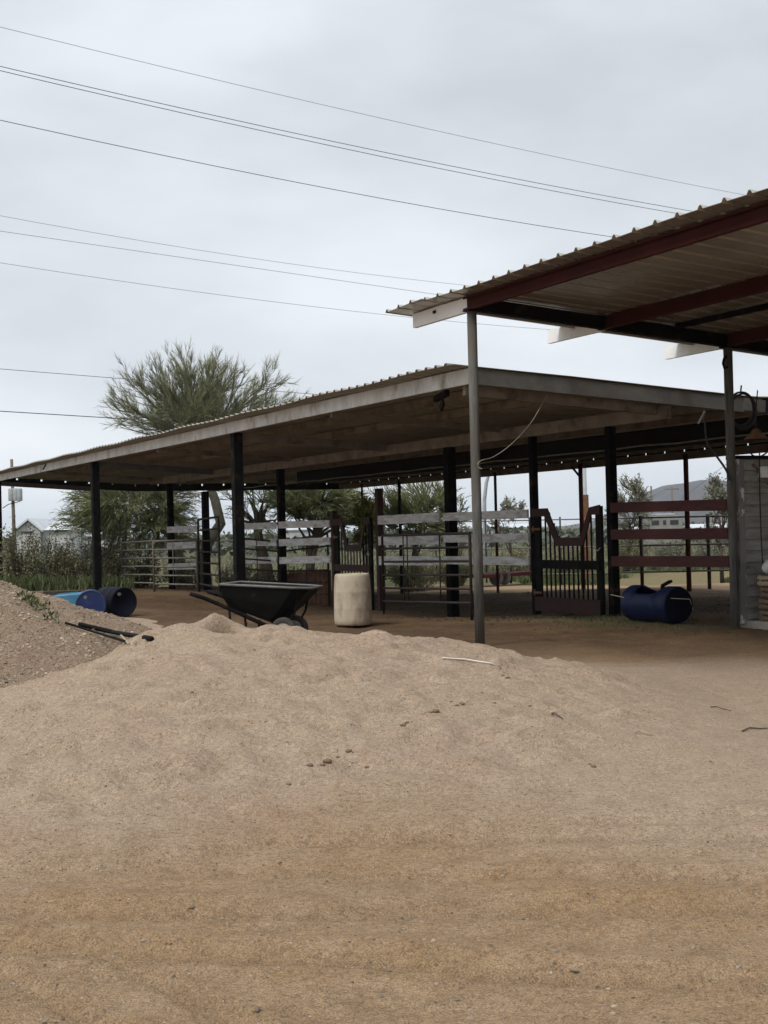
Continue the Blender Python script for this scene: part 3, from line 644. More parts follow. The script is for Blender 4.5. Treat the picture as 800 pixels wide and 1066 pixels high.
# ------------------------------------------------------------------ V-cut picket gates
def picket_gate(pa, pb, z0, H, label, post=None, dark_mid=True, flip=False, np_=11):
    """two stiles, V-dipped top board, middle rail, solid bottom board, pickets"""
    d = (pb - pa); L = d.length; d.normalize(); nrm = d.cross(ZX).normalized()
    g = thing('picket_gate', Vector((*((pa + pb) / 2).xy, z0)), label, 'gate', None)
    def X(t, z, o=0): return Vector((pa.x, pa.y, 0)) + d * (t * L) + nrm * o + ZX * (z0 + z)
    sw = .17 / L
    for t in (sw / 2 + .01, 1 - sw / 2 - .01):
        mb = MB(); mb.bar(X(t, .02), X(t, H), .05, .17, d); mb.build('stile', gate_dark, g)
    tt = [(.0, H), (.24, H), (.40, H * .715), (.78 if flip else .72, H * .715), (.84 if flip else .86, H * .99), (1., H * 1.01)]
    w = .15; mb = MB()
    top = [X(t, z, .045) for t, z in tt]
    low = [X(tt[0][0], H - w, .045), X(.20, H - w, .045), X(.365, H * .715 - w, .045), X(tt[3][0] + .035, H * .715 - w, .045), X(tt[4][0] + .02, H - w, .045), X(1, H - w, .045)]
    for i in range(5):
        q = [top[i], top[i + 1], low[i + 1], low[i]]; mb.prism(q, nrm * .03, Vector())
    mb.build('top_board', gate_red, g)
    MB().bar(X(.02, H * .46, .06), X(.98, H * .46, .06), .03, .16).build('middle_rail', gate_dark if dark_mid else gate_red, g)
    MB().bar(X(.02, .14, .06), X(.98, .14, .06), .03, .26).build('bottom_board', gate_red, g)
    for k in range(np_):
        t = .13 + .74 * (k + .5) / np_
        zt_ = float(np.interp(t, [.24, .40, tt[3][0], tt[4][0]], [H - .08, H * .715 - .08, H * .715 - .08, H - .08]))
        MB().bar(X(t, .2), X(t, zt_), .02, .032, d).build('picket', gate_dark, g)
    for z in (.35, H * .8):
        MB().tube([X(-.01, z - .06, .03), X(-.01, z + .06, .03)], .018, 8).bar(X(0, z, .075), X(.13, z, .075), .008, .04).build('hinge', rust_m, g)
    pts = [X(.93 + .012 * i, H * .62 - .05 * math.sin(math.pi * i / 8), .085 + .004 * i) for i in range(9)]
    MB().tube(pts, .012, 6).build('chain', galv, g)
    return g
ga, gb = SH(3.72, shed_t(561, 3.8)), SH(3.72, shed_t(632, 3.8))
zg = land1(ga.x, ga.y)
g2 = picket_gate(ga, gb, zg + .06, at(565, 529.5, ga.y).z - zg - .06, 'dark red picket gate with dipped top beside the red fence')
ga, gb = SH(3.72, shed_t(352.5, 3.8)), SH(3.72, shed_t(391, 3.8))
zg = land1(ga.x, ga.y)
g1 = picket_gate(ga, gb, zg + .04, at(355, 540.5, ga.y).z - zg - .04, 'dark picket gate with dipped top behind the cream barrel', dark_mid=False, np_=9)
for px, py, w, lab in ((348, 532, .13, 'dark post left of the gate behind the cream barrel'), (395.5, 508.5, .15, 'tall dark red post right of the gate behind the cream barrel')):
    v = shed_t(px, 3.8); p = SH(3.8, v); zz = gz(p.x, p.y); zt = at(px, py, p.y).z
    tag(MB().box(SH(3.8, v, (zz - .2 + zt) / 2), w, w, zt - zz + .2).build('gate_post', gate_red, None, origin=(p.x, p.y, zz), bevel=.01), lab, 'gate post')
# weathered black post near the tree trunk
p = SH(4.4, shed_t(214.5, 4.4)); zz = gz(p.x, p.y)
tag(MB().box(Vector((p.x, p.y, (zz + at(214, 515, p.y).z) / 2)), .2, .2, at(214, 515, p.y).z - zz + .2).build('wooden_post', gate_dark, None, origin=(p.x, p.y, zz), bevel=.015), 'short black post standing in front of the big tree trunk', 'post')

# ------------------------------------------------------------------ pipe corral panels
def corral_panel(pa, pb, ha, hb, label, mat, n=6, low=.30, r=.02, braces=(.35, .72), sag=.0, group='loose pipe corral panels in the stall row', bow=None, legs=True):
    """pa, pb: feet on the ground; ha, hb: top heights"""
    c = thing('corral_panel', (Vector(pa) + Vector(pb)) / 2, label, 'corral panel', group)
    pa, pb = Vector(pa), Vector(pb)
    def X(t, s):
        base = pa.lerp(pb, t); h = ha + (hb - ha) * t
        return base + ZX * (low + (h - low) * s - sag * 4 * t * (1 - t))
    mb = MB(); mb.tube([pa, X(0, 1) - ZX * .05, X(0, 1) + (pb - pa).normalized() * .05], r * 1.15, 8); mb.build('end_pipe', mat, c, smooth=True)
    mb = MB(); mb.tube([pb, X(1, 1) - ZX * .05, X(1, 1) - (pb - pa).normalized() * .05], r * 1.15, 8); mb.build('end_pipe', mat, c, smooth=True)
    for k in range(n):
        s = k / (n - 1); MB().tube([X(t / 6, s) for t in range(7)], r if k < n - 1 else r * 1.15, 7).build('rail', mat, c, smooth=True)
    for t in braces: MB().tube([X(t, 0), X(t, 1)], r * .55, 6).build('brace', mat, c, smooth=True)
    return c
def top_h(px, py, Y, zf): return at(px, py, Y).z - zf
def panel_px(a, b, label, mat, dz=0, **kw):
    """a, b = (column, y of the foot, y of the top)"""
    pa, pb = gnd(a[0], a[1]), gnd(b[0], b[1])
    return corral_panel(pa, pb, at(a[0], a[2], pa.y).z - pa.z, at(b[0], b[2], pb.y).z - pb.z, label, mat, **kw)
panel_px((400, 640, 557.5), (491.5, 645.5, 555), 'dark rusty pipe panel between the cream barrel and the grey pole', panel_pipe, braces=(.28, .33, .70), r=.024)
panel_px((343, 631, 555.5), (294, 627, 564), 'sloping rusty pipe panel just left of the dark gate', panel_pipe, braces=(.45,), r=.024)
panel_px((291, 627, 563.5), (247, 624, 560), 'rusty pipe panel above the wheelbarrow tub', panel_pipe, braces=(.5,), n=6, r=.024)
panel_px((128, 613, 565), (161, 615, 563), 'leaning grey pipe panel nearest the blue barrels', panel_grey, n=6, r=.026, braces=(), low=.22)
panel_px((161, 616, 563.5), (206, 617, 562), 'grey pipe panel second from the blue barrels', panel_grey, n=6, r=.026, braces=(.45,), low=.22)
panel_px((208, 617, 541), (229.5, 621, 538), 'tall narrow pipe gate with raised bow near the tree trunk', panel_dark, n=7, r=.028, braces=(), low=.25)

# far pipe fence behind the shed
pf = thing('pipe_fence', (5, 42, -.3), 'long thin pipe fence across the back of the shed', 'fence')
FP = []
for px, py in ((402, 604), (455, 606), (507, 607), (553, 608), (585, 610), (626, 611), (669, 612), (739, 613), (830, 614)):
    p = gnd(px, py); FP.append(p); MB().tube([p - ZX * .2, Vector((p.x, p.y, at(px, 536.5 + (669 - px) * .017, p.y).z))], .055 if px in (669, 739) else .035, 8).build('post', panel_pipe, pf, smooth=True)
for y in (539, 568, 595.5):
    pts = [Vector((p.x, p.y - .06, at(px, y + (669 - px) * .022, p.y).z)) for p, px in zip(FP, (402, 455, 507, 553, 585, 626, 669, 739, 830))]
    MB().tube(pts, .026, 7).build('rail', panel_grey, pf, smooth=True)

# ------------------------------------------------------------------ barrels
def drum_profile(R_=.29, H=.88):
    return [(0.001, .02), (R_ * .86, .02), (R_ * .88, .0), (R_ * .95, .0), (R_ * .99, .03), (R_, .08), (R_, .27), (R_ * 1.02, .285), (R_ * 1.02, .305), (R_, .32), (R_, .56), (R_ * 1.02, .575), (R_ * 1.02, .595), (R_, .61),
            (R_, H - .1), (R_ * .985, H - .07), (R_ * 1.0, H - .055), (R_ * 1.0, H - .03), (R_ * .95, H), (R_ * .89, H), (R_ * .87, H - .025), (0.001, H - .025)]
p = gnd(368, 650.5)
wb_ = thing('plastic_barrel', p, 'upright cream plastic barrel stained with brown mud', 'barrel')
Rb = 19.6 * p.y / FPX; Hb = at(368, 597, p.y).z - p.z
mb = MB(); mb.lathe([(0.001, .0), (Rb * .9, 0), (Rb * .98, .03), (Rb, .1), (Rb * 1.0, Hb * .2), (Rb * .998, Hb * .32), (Rb * 1.003, Hb * .335), (Rb * .997, Hb * .35), (Rb * .99, Hb * .5), (Rb * .983, Hb * .64), (Rb * .988, Hb * .655), (Rb * .981, Hb * .67), (Rb * .973, Hb * .77), (Rb * .96, Hb * .86), (Rb * .93, Hb * .95), (Rb * .90, Hb * .985), (Rb * .84, Hb), (Rb * .80, Hb), (Rb * .78, Hb - .025), (.001, Hb - .025)], 40, p)
mb.build('shell', barrel_white, wb_, smooth=True)
mb = MB(); mb.lathe([(.04, 0), (.04, .035), (.03, .04), (.001, .04)], 12, p + Vector((.12, -.06, Hb - .03))); mb.build('bung', barrel_white, wb_)

def lying_drum(base, yaw, mat, lidmat, label, R_=.29, H=.88, lid=True, group=None, pitchz=0.0):
    ax = Vector((math.sin(yaw), -math.cos(yaw), pitchz)).normalized()      # ax points out of the lid end
    c = Vector(base) + ZX * R_
    o = thing('plastic_barrel', base, label, 'barrel', group)
    MB().lathe([(r, h - H / 2) for r, h in drum_profile(R_, H)], 40, c, ax).build('shell', mat, o, smooth=True)
    mb = MB(); mb.lathe([(R_ * 1.035, H / 2 - .05), (R_ * 1.035, H / 2 + .006), (R_ * .97, H / 2 + .012), (R_ * .92, H / 2 + .002), (.001, H / 2 + .004)], 40, c, ax)
    (mb.build('lid', lidmat, o, smooth=False) if lid else None)
    b = ax.cross(ZX).normalized()
    mb = MB(); q = c + ax * (H / 2 - .02) + ZX * R_ * .55 + b * R_ * .35
    mb.lathe([(.035, 0), (.035, .03), (.001, .032)], 12, q, ax); mb.build('bung', grey_rim, o)
    return o
p = gnd(95, 645)
lying_drum(Vector((p.x, p.y, p.z + .02)), R(12), barrel_blue, barrel_blue, 'blue plastic barrel lying with its round lid towards the viewer', R_=.272, H=.8)
p = gnd(119, 642)
lying_drum(Vector((p.x, p.y + .1, p.z)), R(38), barrel_navy, barrel_navy, 'dark navy barrel lying right of the blue lidded barrel', R_=.29, H=.8, lid=False)

# the cut-open barrel at right, with black strap and cord
pL, pR = gnd(660, 645.5), gnd(708, 650.5)
axd = (pR - pL); axd.z = 0; axd.normalize(); Rc = 19.6 * pR.y / FPX
bc = thing('cut_barrel', (pL + pR) / 2, 'blue barrel lying on its side, cut open along the top as a trough', 'barrel')
mid = (pL + pR) / 2 + ZX * Rc; Hh = .54; b_ = axd.cross(ZX).normalized()
def ringpt(h, a, r): return mid + axd * h + (b_ * math.cos(a) + ZX * math.sin(a)) * r
mb = MB(); secs = [(-Hh, 1), (-Hh + .02, 1.0), (-Hh + .10, 1), (-Hh + .19, 1), (-Hh + .27, .5), (-Hh + .36, .44), (Hh - .38, .44), (Hh - .29, .5), (Hh - .20, 1), (Hh - .08, 1), (Hh - .02, 1), (Hh, 1)]
K = 36
for inner in (0, 1):
    o_ = len(mb.v)
    for h, s in secs:
        a_open = (1 - s) * math.pi / 2 * 1.05       # half-angle removed at the top
        r = Rc * (.96 if h in (-Hh, Hh) else 1.0) - .012 * inner
        for k in range(K + 1):
            a = math.pi / 2 + a_open + (2 * math.pi - 2 * a_open) * k / K
            mb.v.append(ringpt(h, a, r))
    for i in range(len(secs) - 1):
        for k in range(K): q = o_ + i * (K + 1) + k; mb.f.append((q, q + 1, q + K + 2, q + K + 1) if not inner else (q, q + K + 1, q + K + 2, q + 1))
nn = len(secs) * (K + 1)
for i in range(3, 8):
    for k in (0, K): q = i * (K + 1) + k; mb.f.append((q, q + K + 1, q + K + 1 + nn, q + nn))
mb.build('shell', barrel_dark, bc, smooth=True)
for s in (-1, 1):
    mb = MB(); mb.lathe([(Rc * .96, 0), (Rc * .93, .02), (Rc * .90, .012), (.001, .006)], 36, mid + axd * s * Hh, axd * s); mb.build('end_cap', barrel_navy, bc)
q0 = ringpt(Hh - .22, math.pi * .5, Rc + .02)
mb = MB(); mb.bar(q0 - axd * .15 - ZX * .02, q0 + axd * .06 + ZX * .06, .08, .04); mb.bar(q0 - axd * .15 - ZX * .03, q0 - axd * .1 - ZX * .14, .08, .04); mb.build('strap', black_plastic, bc, bevel=.01)
mb = MB(); pts = [at(636, 619, pL.y - .4)] + [ringpt(-Hh + .0 + .098 * i, math.pi + .05 + .02 * i, Rc + .012) + ZX * .0 for i in range(0, 12)] + [ringpt(Hh + .02, math.pi * .5 + 1.2, Rc * .8), ringpt(Hh + .03, .6, Rc * .7)]
mb.tube(pts, .005, 6); mb.tube([ringpt(Hh - .28, math.pi + .2, Rc + .015), ringpt(Hh - .27, math.pi + .55, Rc + .015), ringpt(Hh - .28, math.pi + .9, Rc + .015)], .008, 6); mb.build('cord', rope_m, bc, smooth=True)

# light blue tub, plank behind
p = gnd(71, 637)
tb = thing('plastic_tub', p + ZX * .02, 'light blue plastic tub tipped beside the blue barrels', 'tub')
ax_t = Vector((.95, .3, .04)).normalized(); sd_ = ax_t.cross(ZX).normalized(); c = p + ZX * .22
mb = MB(); L2, W2, H2 = .36, .25, .18
def ringrect(t, s): return [c + ax_t * t + sd_ * (i * W2 * s) + ZX * (j * H2 * s) for i, j in ((-1, -.85), (-.85, -1), (.85, -1), (1, -.85), (1, .85), (.85, 1), (-.85, 1), (-1, .85))]
rings = [ringrect(-L2, .86), ringrect(-L2 + .03, .9), ringrect(0, .97), ringrect(L2 - .04, 1.0), ringrect(L2 - .04, 1.07), ringrect(L2, 1.07), ringrect(L2, .98), ringrect(-L2 + .05, .84)]
for r_ in rings: mb.v += r_
for i in range(len(rings) - 1):
    for k in range(8): mb.f.append((i * 8 + k, i * 8 + (k + 1) % 8, (i + 1) * 8 + (k + 1) % 8, (i + 1) * 8 + k))
mb.f.append(tuple(range(8))); mb.f.append(tuple(range(56, 64)))
mb.build('shell', tub_blue, tb, bevel=.0)
mb = MB(); mb.bar(c - ax_t * .2 + ZX * (H2 + .0), c + ax_t * .22 + ZX * (H2 + .01), .05, .02); mb.build('rib', tub_blue, tb)

a, b = at(40, 619.5, 29.5), at(90, 617.5, 33.5)
tag(MB().bar(a, b, .22, .16).build('timber_beam', wood_old, None, origin=tuple((a + b) / 2), bevel=.01), 'long brown timber lying behind the light blue tub', 'timber')
a, b = at(28, 617.6, 30.5), at(53, 616.4, 31.5)
tag(MB().bar(a, b, .18, .05).build('plank', rail_white, None, origin=tuple((a + b) / 2)), 'pale plank lying behind the gravel pile', 'plank')
# ------------------------------------------------------------------ wheelbarrow (two-wheeled, deep black tub)
pw = gnd(302, 669.5); Yw = pw.y
wbz = thing('wheelbarrow', pw, 'black two-wheeled wheelbarrow with deep tub behind the sand', 'wheelbarrow')
ax = Vector((.965, -.262, 0)).normalized(); sy = Vector((.262, .965, 0))
def WB(x, s, z): return pw + ax * x + sy * s + ZX * z
def zpx(y): return at(290, y, Yw).z - pw.z
k = Yw / FPX      # metres per pixel at the barrow
tubl = -64 * k; tipx = 30 * k
ztop = zpx(606.5); ztip = zpx(612); zb = zpx(648)
rim_o = [WB(tubl, -.40, ztop), WB(tipx - .22, -.39, ztip + .01), WB(tipx, -.26, ztip), WB(tipx, .26, ztip), WB(tipx - .22, .39, ztip + .01), WB(tubl, .40, ztop)]
bot = [WB(-60 * k, -.27, zpx(630)), WB(-16 * k, -.22, zb + .02), WB(-10 * k, -.14, zb), WB(-10 * k, .14, zb), WB(-16 * k, .22, zb + .02), WB(-60 * k, .27, zpx(630))]
mb = MB(); inn = [p_ - ZX * .0 + (WB(-20 * k, 0, ztop) - p_).normalized() * .02 for p_ in rim_o]; ib = [p_ + ZX * .02 + (WB(-30 * k, 0, zb + .1) - p_).normalized() * .02 for p_ in bot]
mid_ = [rim_o[i].lerp(bot[i], .55) + (rim_o[i].lerp(bot[i], .55) - WB(-25 * k, 0, .55)).normalized() * .035 for i in range(6)]
for L_ in (rim_o, mid_, bot, ib, inn): mb.v += L_
for a_, b_2 in ((0, 6), (6, 12), (18, 24)):
    for i in range(6): mb.f.append((a_ + i, a_ + (i + 1) % 6, b_2 + (i + 1) % 6, b_2 + i))
mb.f.append(tuple(range(12, 18))); mb.f.append(tuple(range(18, 24)))
for i in range(6): mb.f.append((i, 24 + i, 24 + (i + 1) % 6, (i + 1) % 6))
tubo = mb.build('tub', black_plastic, wbz)
mb = MB(); mb.tube([p_ + (p_ - WB(-25 * k, 0, p_.z - pw.z)).normalized() * .012 for p_ in rim_o] + [rim_o[0]], .019, 8); mb.build('rim', grey_rim, tubo, smooth=True)
for s in (-1, 1):
    mb = MB(); mb.tube([WB(-98 * k, s * .33, zpx(616.5)), WB(-85 * k, s * .33, zpx(620.5)), WB(-60 * k, s * .31, zpx(631)), WB(-20 * k, s * .22, zb - .03), WB(0, s * .20, .17)], .030, 8); h_ = mb.build('handle', dark_steel, wbz, smooth=True)
    mb = MB(); mb.tube([WB(-100 * k, s * .33, zpx(616)), WB(-88 * k, s * .33, zpx(619.7))], .03, 8); mb.build('grip', black_plastic, h_, smooth=True)
    mb = MB(); mb.tube([WB(-58 * k, s * .30, zpx(631)), WB(-56 * k, s * .30, .03), WB(-44 * k, s * .29, .03), WB(-40 * k, s * .28, zb + .02)], .018, 8); mb.build('leg', dark_steel, wbz, smooth=True)
    mb = MB(); mb.tube([WB(0, s * .24, .19), WB(12 * k, s * .24, .45), WB(16 * k, s * .24, ztip - .12)], .016, 8); mb.build('brace', dark_steel, wbz, smooth=True)
    rw = .195; cw = WB(0 + .0, s * .25, rw)
    mb = MB(); mb.lathe([(rw * .62, -.05), (rw * .85, -.062), (rw * .97, -.045), (rw, -.02), (rw, .02), (rw * .97, .045), (rw * .85, .062), (rw * .62, .05)], 28, cw, sy); ty = mb.build('wheel', tyre_m, wbz, smooth=True)
    mb = MB(); mb.lathe([(.001, -.03), (rw * .25, -.045), (rw * .35, -.02), (rw * .62, -.045), (rw * .64, .045), (rw * .35, .02), (rw * .25, .045), (.001, .03)], 24, cw, sy); mb.build('rim', hub_m, ty, smooth=True)
mb = MB(); mb.tube([WB(0, -.3, .195), WB(0, .3, .195)], .014, 8); mb.build('axle', dark_steel, wbz)

# ------------------------------------------------------------------ slatted pallet behind the sloping panel
a, b = gnd(299, 627), gnd(343, 632); a.y += .45; b.y += .45
pl = thing('wooden_pallet', (a + b) / 2, 'reddish slatted wooden pallet standing behind the sloping pipe panel', 'pallet')
d = (b - a).normalized(); 
za, zb_ = at(300, 597, a.y).z, at(342, 593.5, b.y).z
for k_ in range(9):
    t = (k_ + .5) / 9; q = a.lerp(b, t); h_ = za + (zb_ - za) * t - q.z
    MB().bar(q + ZX * .02, q + ZX * h_, .02, (b - a).length / 9 * .86, d.cross(ZX)).build('slat', wood_red, pl)
for t in (.12, .5, .9):
    MB().bar(a + Vector((0, .05, 0)) + ZX * ((za - a.z) * t), b + Vector((0, .05, 0)) + ZX * ((zb_ - b.z) * t), .05, .08).build('crossbar', wood_old, pl)

# ------------------------------------------------------------------ crates, sack, coil and cables by the wall
cp = BN(4.98, -.42, 0); cp.z = .115
def crate(z, dx, label, mat):
    c = thing('wooden_crate', cp + UX * dx + ZX * z, label, 'crate', 'crates stacked against the siding wall')
    o = cp + UX * dx + ZX * z
    for zz in (.04, .12): 
        MB().bar(o + ZX * zz - VX * .20 - UX * .30, o + ZX * zz - VX * .20 + UX * .30, .016, .05).build('slat', mat, c)
        MB().bar(o + ZX * zz + VX * .20 - UX * .30, o + ZX * zz + VX * .20 + UX * .30, .016, .05).build('slat', mat, c)
        MB().bar(o + ZX * zz - VX * .19 - UX * .292, o + ZX * zz + VX * .19 - UX * .292, .016, .05).build('slat', mat, c)
    MB().box(o + ZX * .012, .58, .38, .016).build('bottom', mat, c)
    for i in (-1, 1):
        for j in (-1, 1): MB().box(o + UX * .27 * i + VX * .17 * j + ZX * .085, .035, .035, .15).build('corner_block', mat, c)
crate(0, .02, 'dark wooden crate at the bottom of the stack by the siding wall', wood_old)
crate(.172, .0, 'old wooden crate second from the bottom by the siding wall', wood_old)
crate(.344, .03, 'old wooden crate third from the bottom by the siding wall', wood_old)
crate(.516, .0, 'pale wooden crate topmost under the white sack', wood_pale)
o = cp + ZX * .69 - UX * .06
mb = MB(); nu_, nv_ = 14, 8
for i in range(nv_ + 1):
    for j in range(nu_):
        a_ = 2 * math.pi * j / nu_; t = i / nv_; w = math.sin(min(1, t * 1.15 + .12) * math.pi) ** .35 if t < 1 else 0.0
        q = o + UX * (math.cos(a_) * .31 * w * (1 + .12 * math.sin(3 * a_ + t * 5))) + VX * (math.sin(a_) * .16 * w) + ZX * (t * .31 + .02 * math.sin(5 * a_ + 2 * t)); mb.v.append(q)
for i in range(nv_):
    for j in range(nu_): mb.f.append((i * nu_ + j, i * nu_ + (j + 1) % nu_, (i + 1) * nu_ + (j + 1) % nu_, (i + 1) * nu_ + j))
mb.f.append(tuple(range(nu_)))
tag(mb.build('feed_sack', sack_m, None, origin=tuple(o), smooth=True), 'white woven feed sack on top of the crates', 'sack')
MB()
# cable coil and lamp hanging under the roof by the second pole
cc = BN(4.95, .35, 3.32)
mb = MB()
for k_ in range(6):
    r_ = .24 + .012 * (k_ % 3); off = Vector((.01 * k_, .012 * k_, -.008 * k_)); n_ = 28
    tl = rnd.uniform(-.15, .15)
    mb.tube([cc + off + UX * (math.cos(2 * math.pi * i / n_) * r_) + ZX * (math.sin(2 * math.pi * i / n_) * r_ * 1.05) + VX * (tl * math.sin(2 * math.pi * i / n_) * .3) for i in range(n_ + 1)], .012, 6)
mb.tube([cc + ZX * .24, cc + ZX * .36 + UX * .02], .012, 6)
tag(mb.build('cable_coil', wire_m, None, origin=tuple(cc), smooth=True), 'coil of black cable hanging under the roof by the second pole', 'cable')
lc = BN(5.15, .25, 2.85)
hl = thing('hanging_lamp', lc, 'rusty brown lamp shade hanging above the siding wall', 'lamp')
MB().lathe([(.03, .16), (.06, .14), (.10, .08), (.19, .0), (.185, -.005), (.09, .07), (.05, .12), (.001, .12)], 24, lc).build('lamp_shade', rust_m, hl, smooth=True)
MB().tube([lc + ZX * .16, lc + ZX * .4, lc + ZX * .75 + UX * .05], .009, 6).build('stem', wire_m, hl)
def hanging(name, pts, r, mat, label, cat):
    P_ = [Vector(p_) for p_ in pts]; out = []
    for i in range(len(P_) - 1):
        p0, p1, p2, p3 = P_[max(i - 1, 0)], P_[i], P_[i + 1], P_[min(i + 2, len(P_) - 1)]
        for j in range(6):
            t = j / 6; out.append(.5 * ((2 * p1) + (p2 - p0) * t + (2 * p0 - 5 * p1 + 4 * p2 - p3) * t * t + (-p0 + 3 * p1 - 3 * p2 + p3) * t ** 3))
    out.append(P_[-1]); return tag(MB().tube(out, r, 7).build(name, mat, None, origin=tuple(P_[0]), smooth=True), label, cat)
Yb = BN(4.42, 0).y
hanging('black_cable', [at(735, 430, Yb + .2), at(734, 440, Yb + .15), at(737, 462, Yb + .1), at(747, 476, Yb + .05), at(756, 489, Yb - .05), at(760, 500, Yb - .1)], .017, wire_m, 'black cable looping from the shed roof to the second barn pole', 'cable')
hanging('blue_cable', [at(727, 441, Yb + .3), at(731, 434, Yb + .3), at(734, 428, Yb + .3)], .018, grey_metal, 'short pale cable end under the shed roof left of the second pole', 'cable')
Yc = BN(5.1, -.1).y
hanging('electric_cable', [at(791, 470, Yc), at(791, 500, Yc), at(792, 540, Yc - .1), at(793.5, 575, Yc - .2), at(795, 592, Yc - .3)], .010, wire_m, 'thin black cord hanging down the siding wall to the sack', 'cord')
hanging('electric_cable', [at(778, 466, Yc), at(784, 474, Yc), at(792, 475, Yc), at(800, 470, Yc)], .012, wire_m, 'black cord drooping over the top of the siding wall', 'cord')
p0 = SH(1.3, -.12, 3.74)
hanging('white_rope', [at(575, 403, SH(1.6, 0).y), at(566, 418, 21.6), at(553, 440, 21.0), at(534, 461, 20.2), at(515, 475, 19.3), at(500, 480, 18.76), at(498, 486, 18.75), at(502, 488, 18.75)], .006, cord_m, 'pale rope strung from the shed roof edge down to the first barn pole', 'rope')

# ------------------------------------------------------------------ small litter on the sand
def surf(px, py, hf):
    d_ = ray(px, py); t = 6.0
    while t < 24:
        p_ = Vector((0, 0, EYE)) + d_ * (t / d_.y)
        h_ = max(land1(p_.x, p_.y) + float(np.ravel(hf(np.array([p_.x]), np.array([p_.y])))[0]), gz(p_.x, p_.y))
        if p_.z <= h_ + .003: return Vector((p_.x, p_.y, h_))
        t += .03
    return p_
# black pipes and sticks in the gap between gravel and sand
def pil(px, py, dz):
    q = surf(px, py, lambda a_, b_2: np.maximum(pile_h(a_, b_2), mound_at(a_, b_2))); return q + ZX * dz
a, b, c = pil(82, 653, .03), pil(118, 661.5, .04), pil(158, 668, .02)
tag(MB().tube([a, b, c], .025, 10).build('black_pipe', black_plastic, None, origin=tuple(b), smooth=True), 'thick black pipe lying between the gravel pile and the sand heap', 'pipe')
a, b, c = pil(68, 651, .03), pil(98, 662, .035), pil(131, 672, .04)
tag(MB().tube([a, b, c], .013, 8).build('thin_pipe', black_plastic, None, origin=tuple(b), smooth=True), 'thin black pipe sloping below the thick black pipe', 'pipe')
for i, (q0, q1) in enumerate((((124, 663.5), (134, 673)), ((133, 664.5), (141, 672)))):
    a, b = pil(*q0, .05), pil(*q1, .02); tag(MB().tube([a, a.lerp(b, .5), b], .010, 7).build('wooden_stick', wood_pale, None, origin=tuple(a)), ('left' if i == 0 else 'right') + 'most of two short pale sticks leaning on the black pipes', 'stick', 'sticks by the black pipes')

pts = [surf(x, y, mound_at) + ZX * .012 for x, y in ((461, 687), (472, 687.8), (484, 688.8), (497, 689.5), (510, 691.8), (521, 696))]
tag(MB().tube(pts, .0065, 6).build('loose_rope', rope_m, None, origin=tuple(pts[0]), smooth=True), 'white cord lying across the sand heap near the grey pole', 'cord')
def clod(p_, r_):
    mb = MB(); bm = bmesh.new(); bmesh.ops.create_icosphere(bm, subdivisions=2, radius=1)
    for v_ in bm.verts: v_.co *= 1 + .35 * mnoise.noise(v_.co * 1.7 + p_ * 9)
    mb.add([p_ + Vector((v_.co.x * r_ * 1.3, v_.co.y * r_, v_.co.z * r_ * .7)) for v_ in bm.verts], [[l.index for l in f.verts] for f in bm.faces]); bm.free(); return mb
CL = [(454, 741, .030), (448, 742, .018), (481, 733, .024), (476, 735, .016), (470, 731, .013), (515, 732, .014), (502, 721, .012), (341, 793, .030), (336, 797, .018), (323, 799, .022), (363, 784, .022), (352, 789, .014), (301, 818, .016), (382, 801, .016), (420, 756, .022), (424, 753, .016),
      (552, 736, .013), (554, 757, .010), (618, 798, .020), (614, 796, .013), (529, 706, .022), (524, 704, .016), (558, 704, .012)]
for i, (x, y, r_) in enumerate(CL):
    r_ *= .72
    p_ = surf(x, y, mound_at); o = clod(p_ + ZX * r_ * .3, r_).build('soil_clod', dung_m, None, origin=tuple(p_), smooth=True)
    tag(o, 'small dark clod of soil lying on the sand heap', 'clod', 'dark clods scattered on the sand')
for i, (x0, y0, x1, y1, r_, lab) in enumerate(((740, 737, 762, 741, .006, 'crooked dead stick lying on the sand at the right'), (773, 762, 800, 759, .007, 'dead stick lying on the dirt at the right edge'), (661, 764, 680, 766, .006, 'short pale dead stick below the crooked one at the right'), (575, 745, 586, 749, .009, 'tiny dead twig right of the dark clods'))):
    a, b = surf(x0, y0, mound_at), surf(x1, y1, mound_at); m_ = (a + b) / 2
    tag(MB().tube([a + ZX * .01, a.lerp(b, .35) + ZX * .018 + Vector((0, .05, 0)), a.lerp(b, .7) + ZX * .012, b + ZX * .008], [r_, r_ * .9, r_ * .8, r_ * .5], 6).build('dead_stick', twig_dead if i != 2 else wood_pale, None, origin=tuple(a)), lab, 'stick')

def stones(n, sampler, size, name, seed):
    rr = random.Random(seed); mb = MB()
    for _ in range(n):
        p_ = sampler(rr); s_ = size(rr); a_ = rr.uniform(0, 6.28); e1 = Vector((math.cos(a_), math.sin(a_), 0)); e2 = Vector((-math.sin(a_), math.cos(a_), 0))
        q = []
        for k_ in range(5):
            t = 2 * math.pi * k_ / 5 + rr.uniform(-.3, .3); q.append(p_ + (e1 * math.cos(t) * 1.3 + e2 * math.sin(t)) * s_ * rr.uniform(.75, 1.1) - ZX * s_ * .15)
        o_ = len(mb.v); mb.v += q + [p_ + ZX * s_ * rr.uniform(.45, .8) + (e1 * rr.uniform(-.3, .3) + e2 * rr.uniform(-.3, .3)) * s_, ] + [x_ + ZX * s_ * .35 + (p_ - x_) * .18 for x_ in q]
        for k_ in range(5):
            k2 = (k_ + 1) % 5; mb.f += [(o_ + k_, o_ + k2, o_ + 6 + k2, o_ + 6 + k_), (o_ + 6 + k_, o_ + 6 + k2, o_ + 5)]
    return tag(mb.build(name, stone_m), kind='stuff')
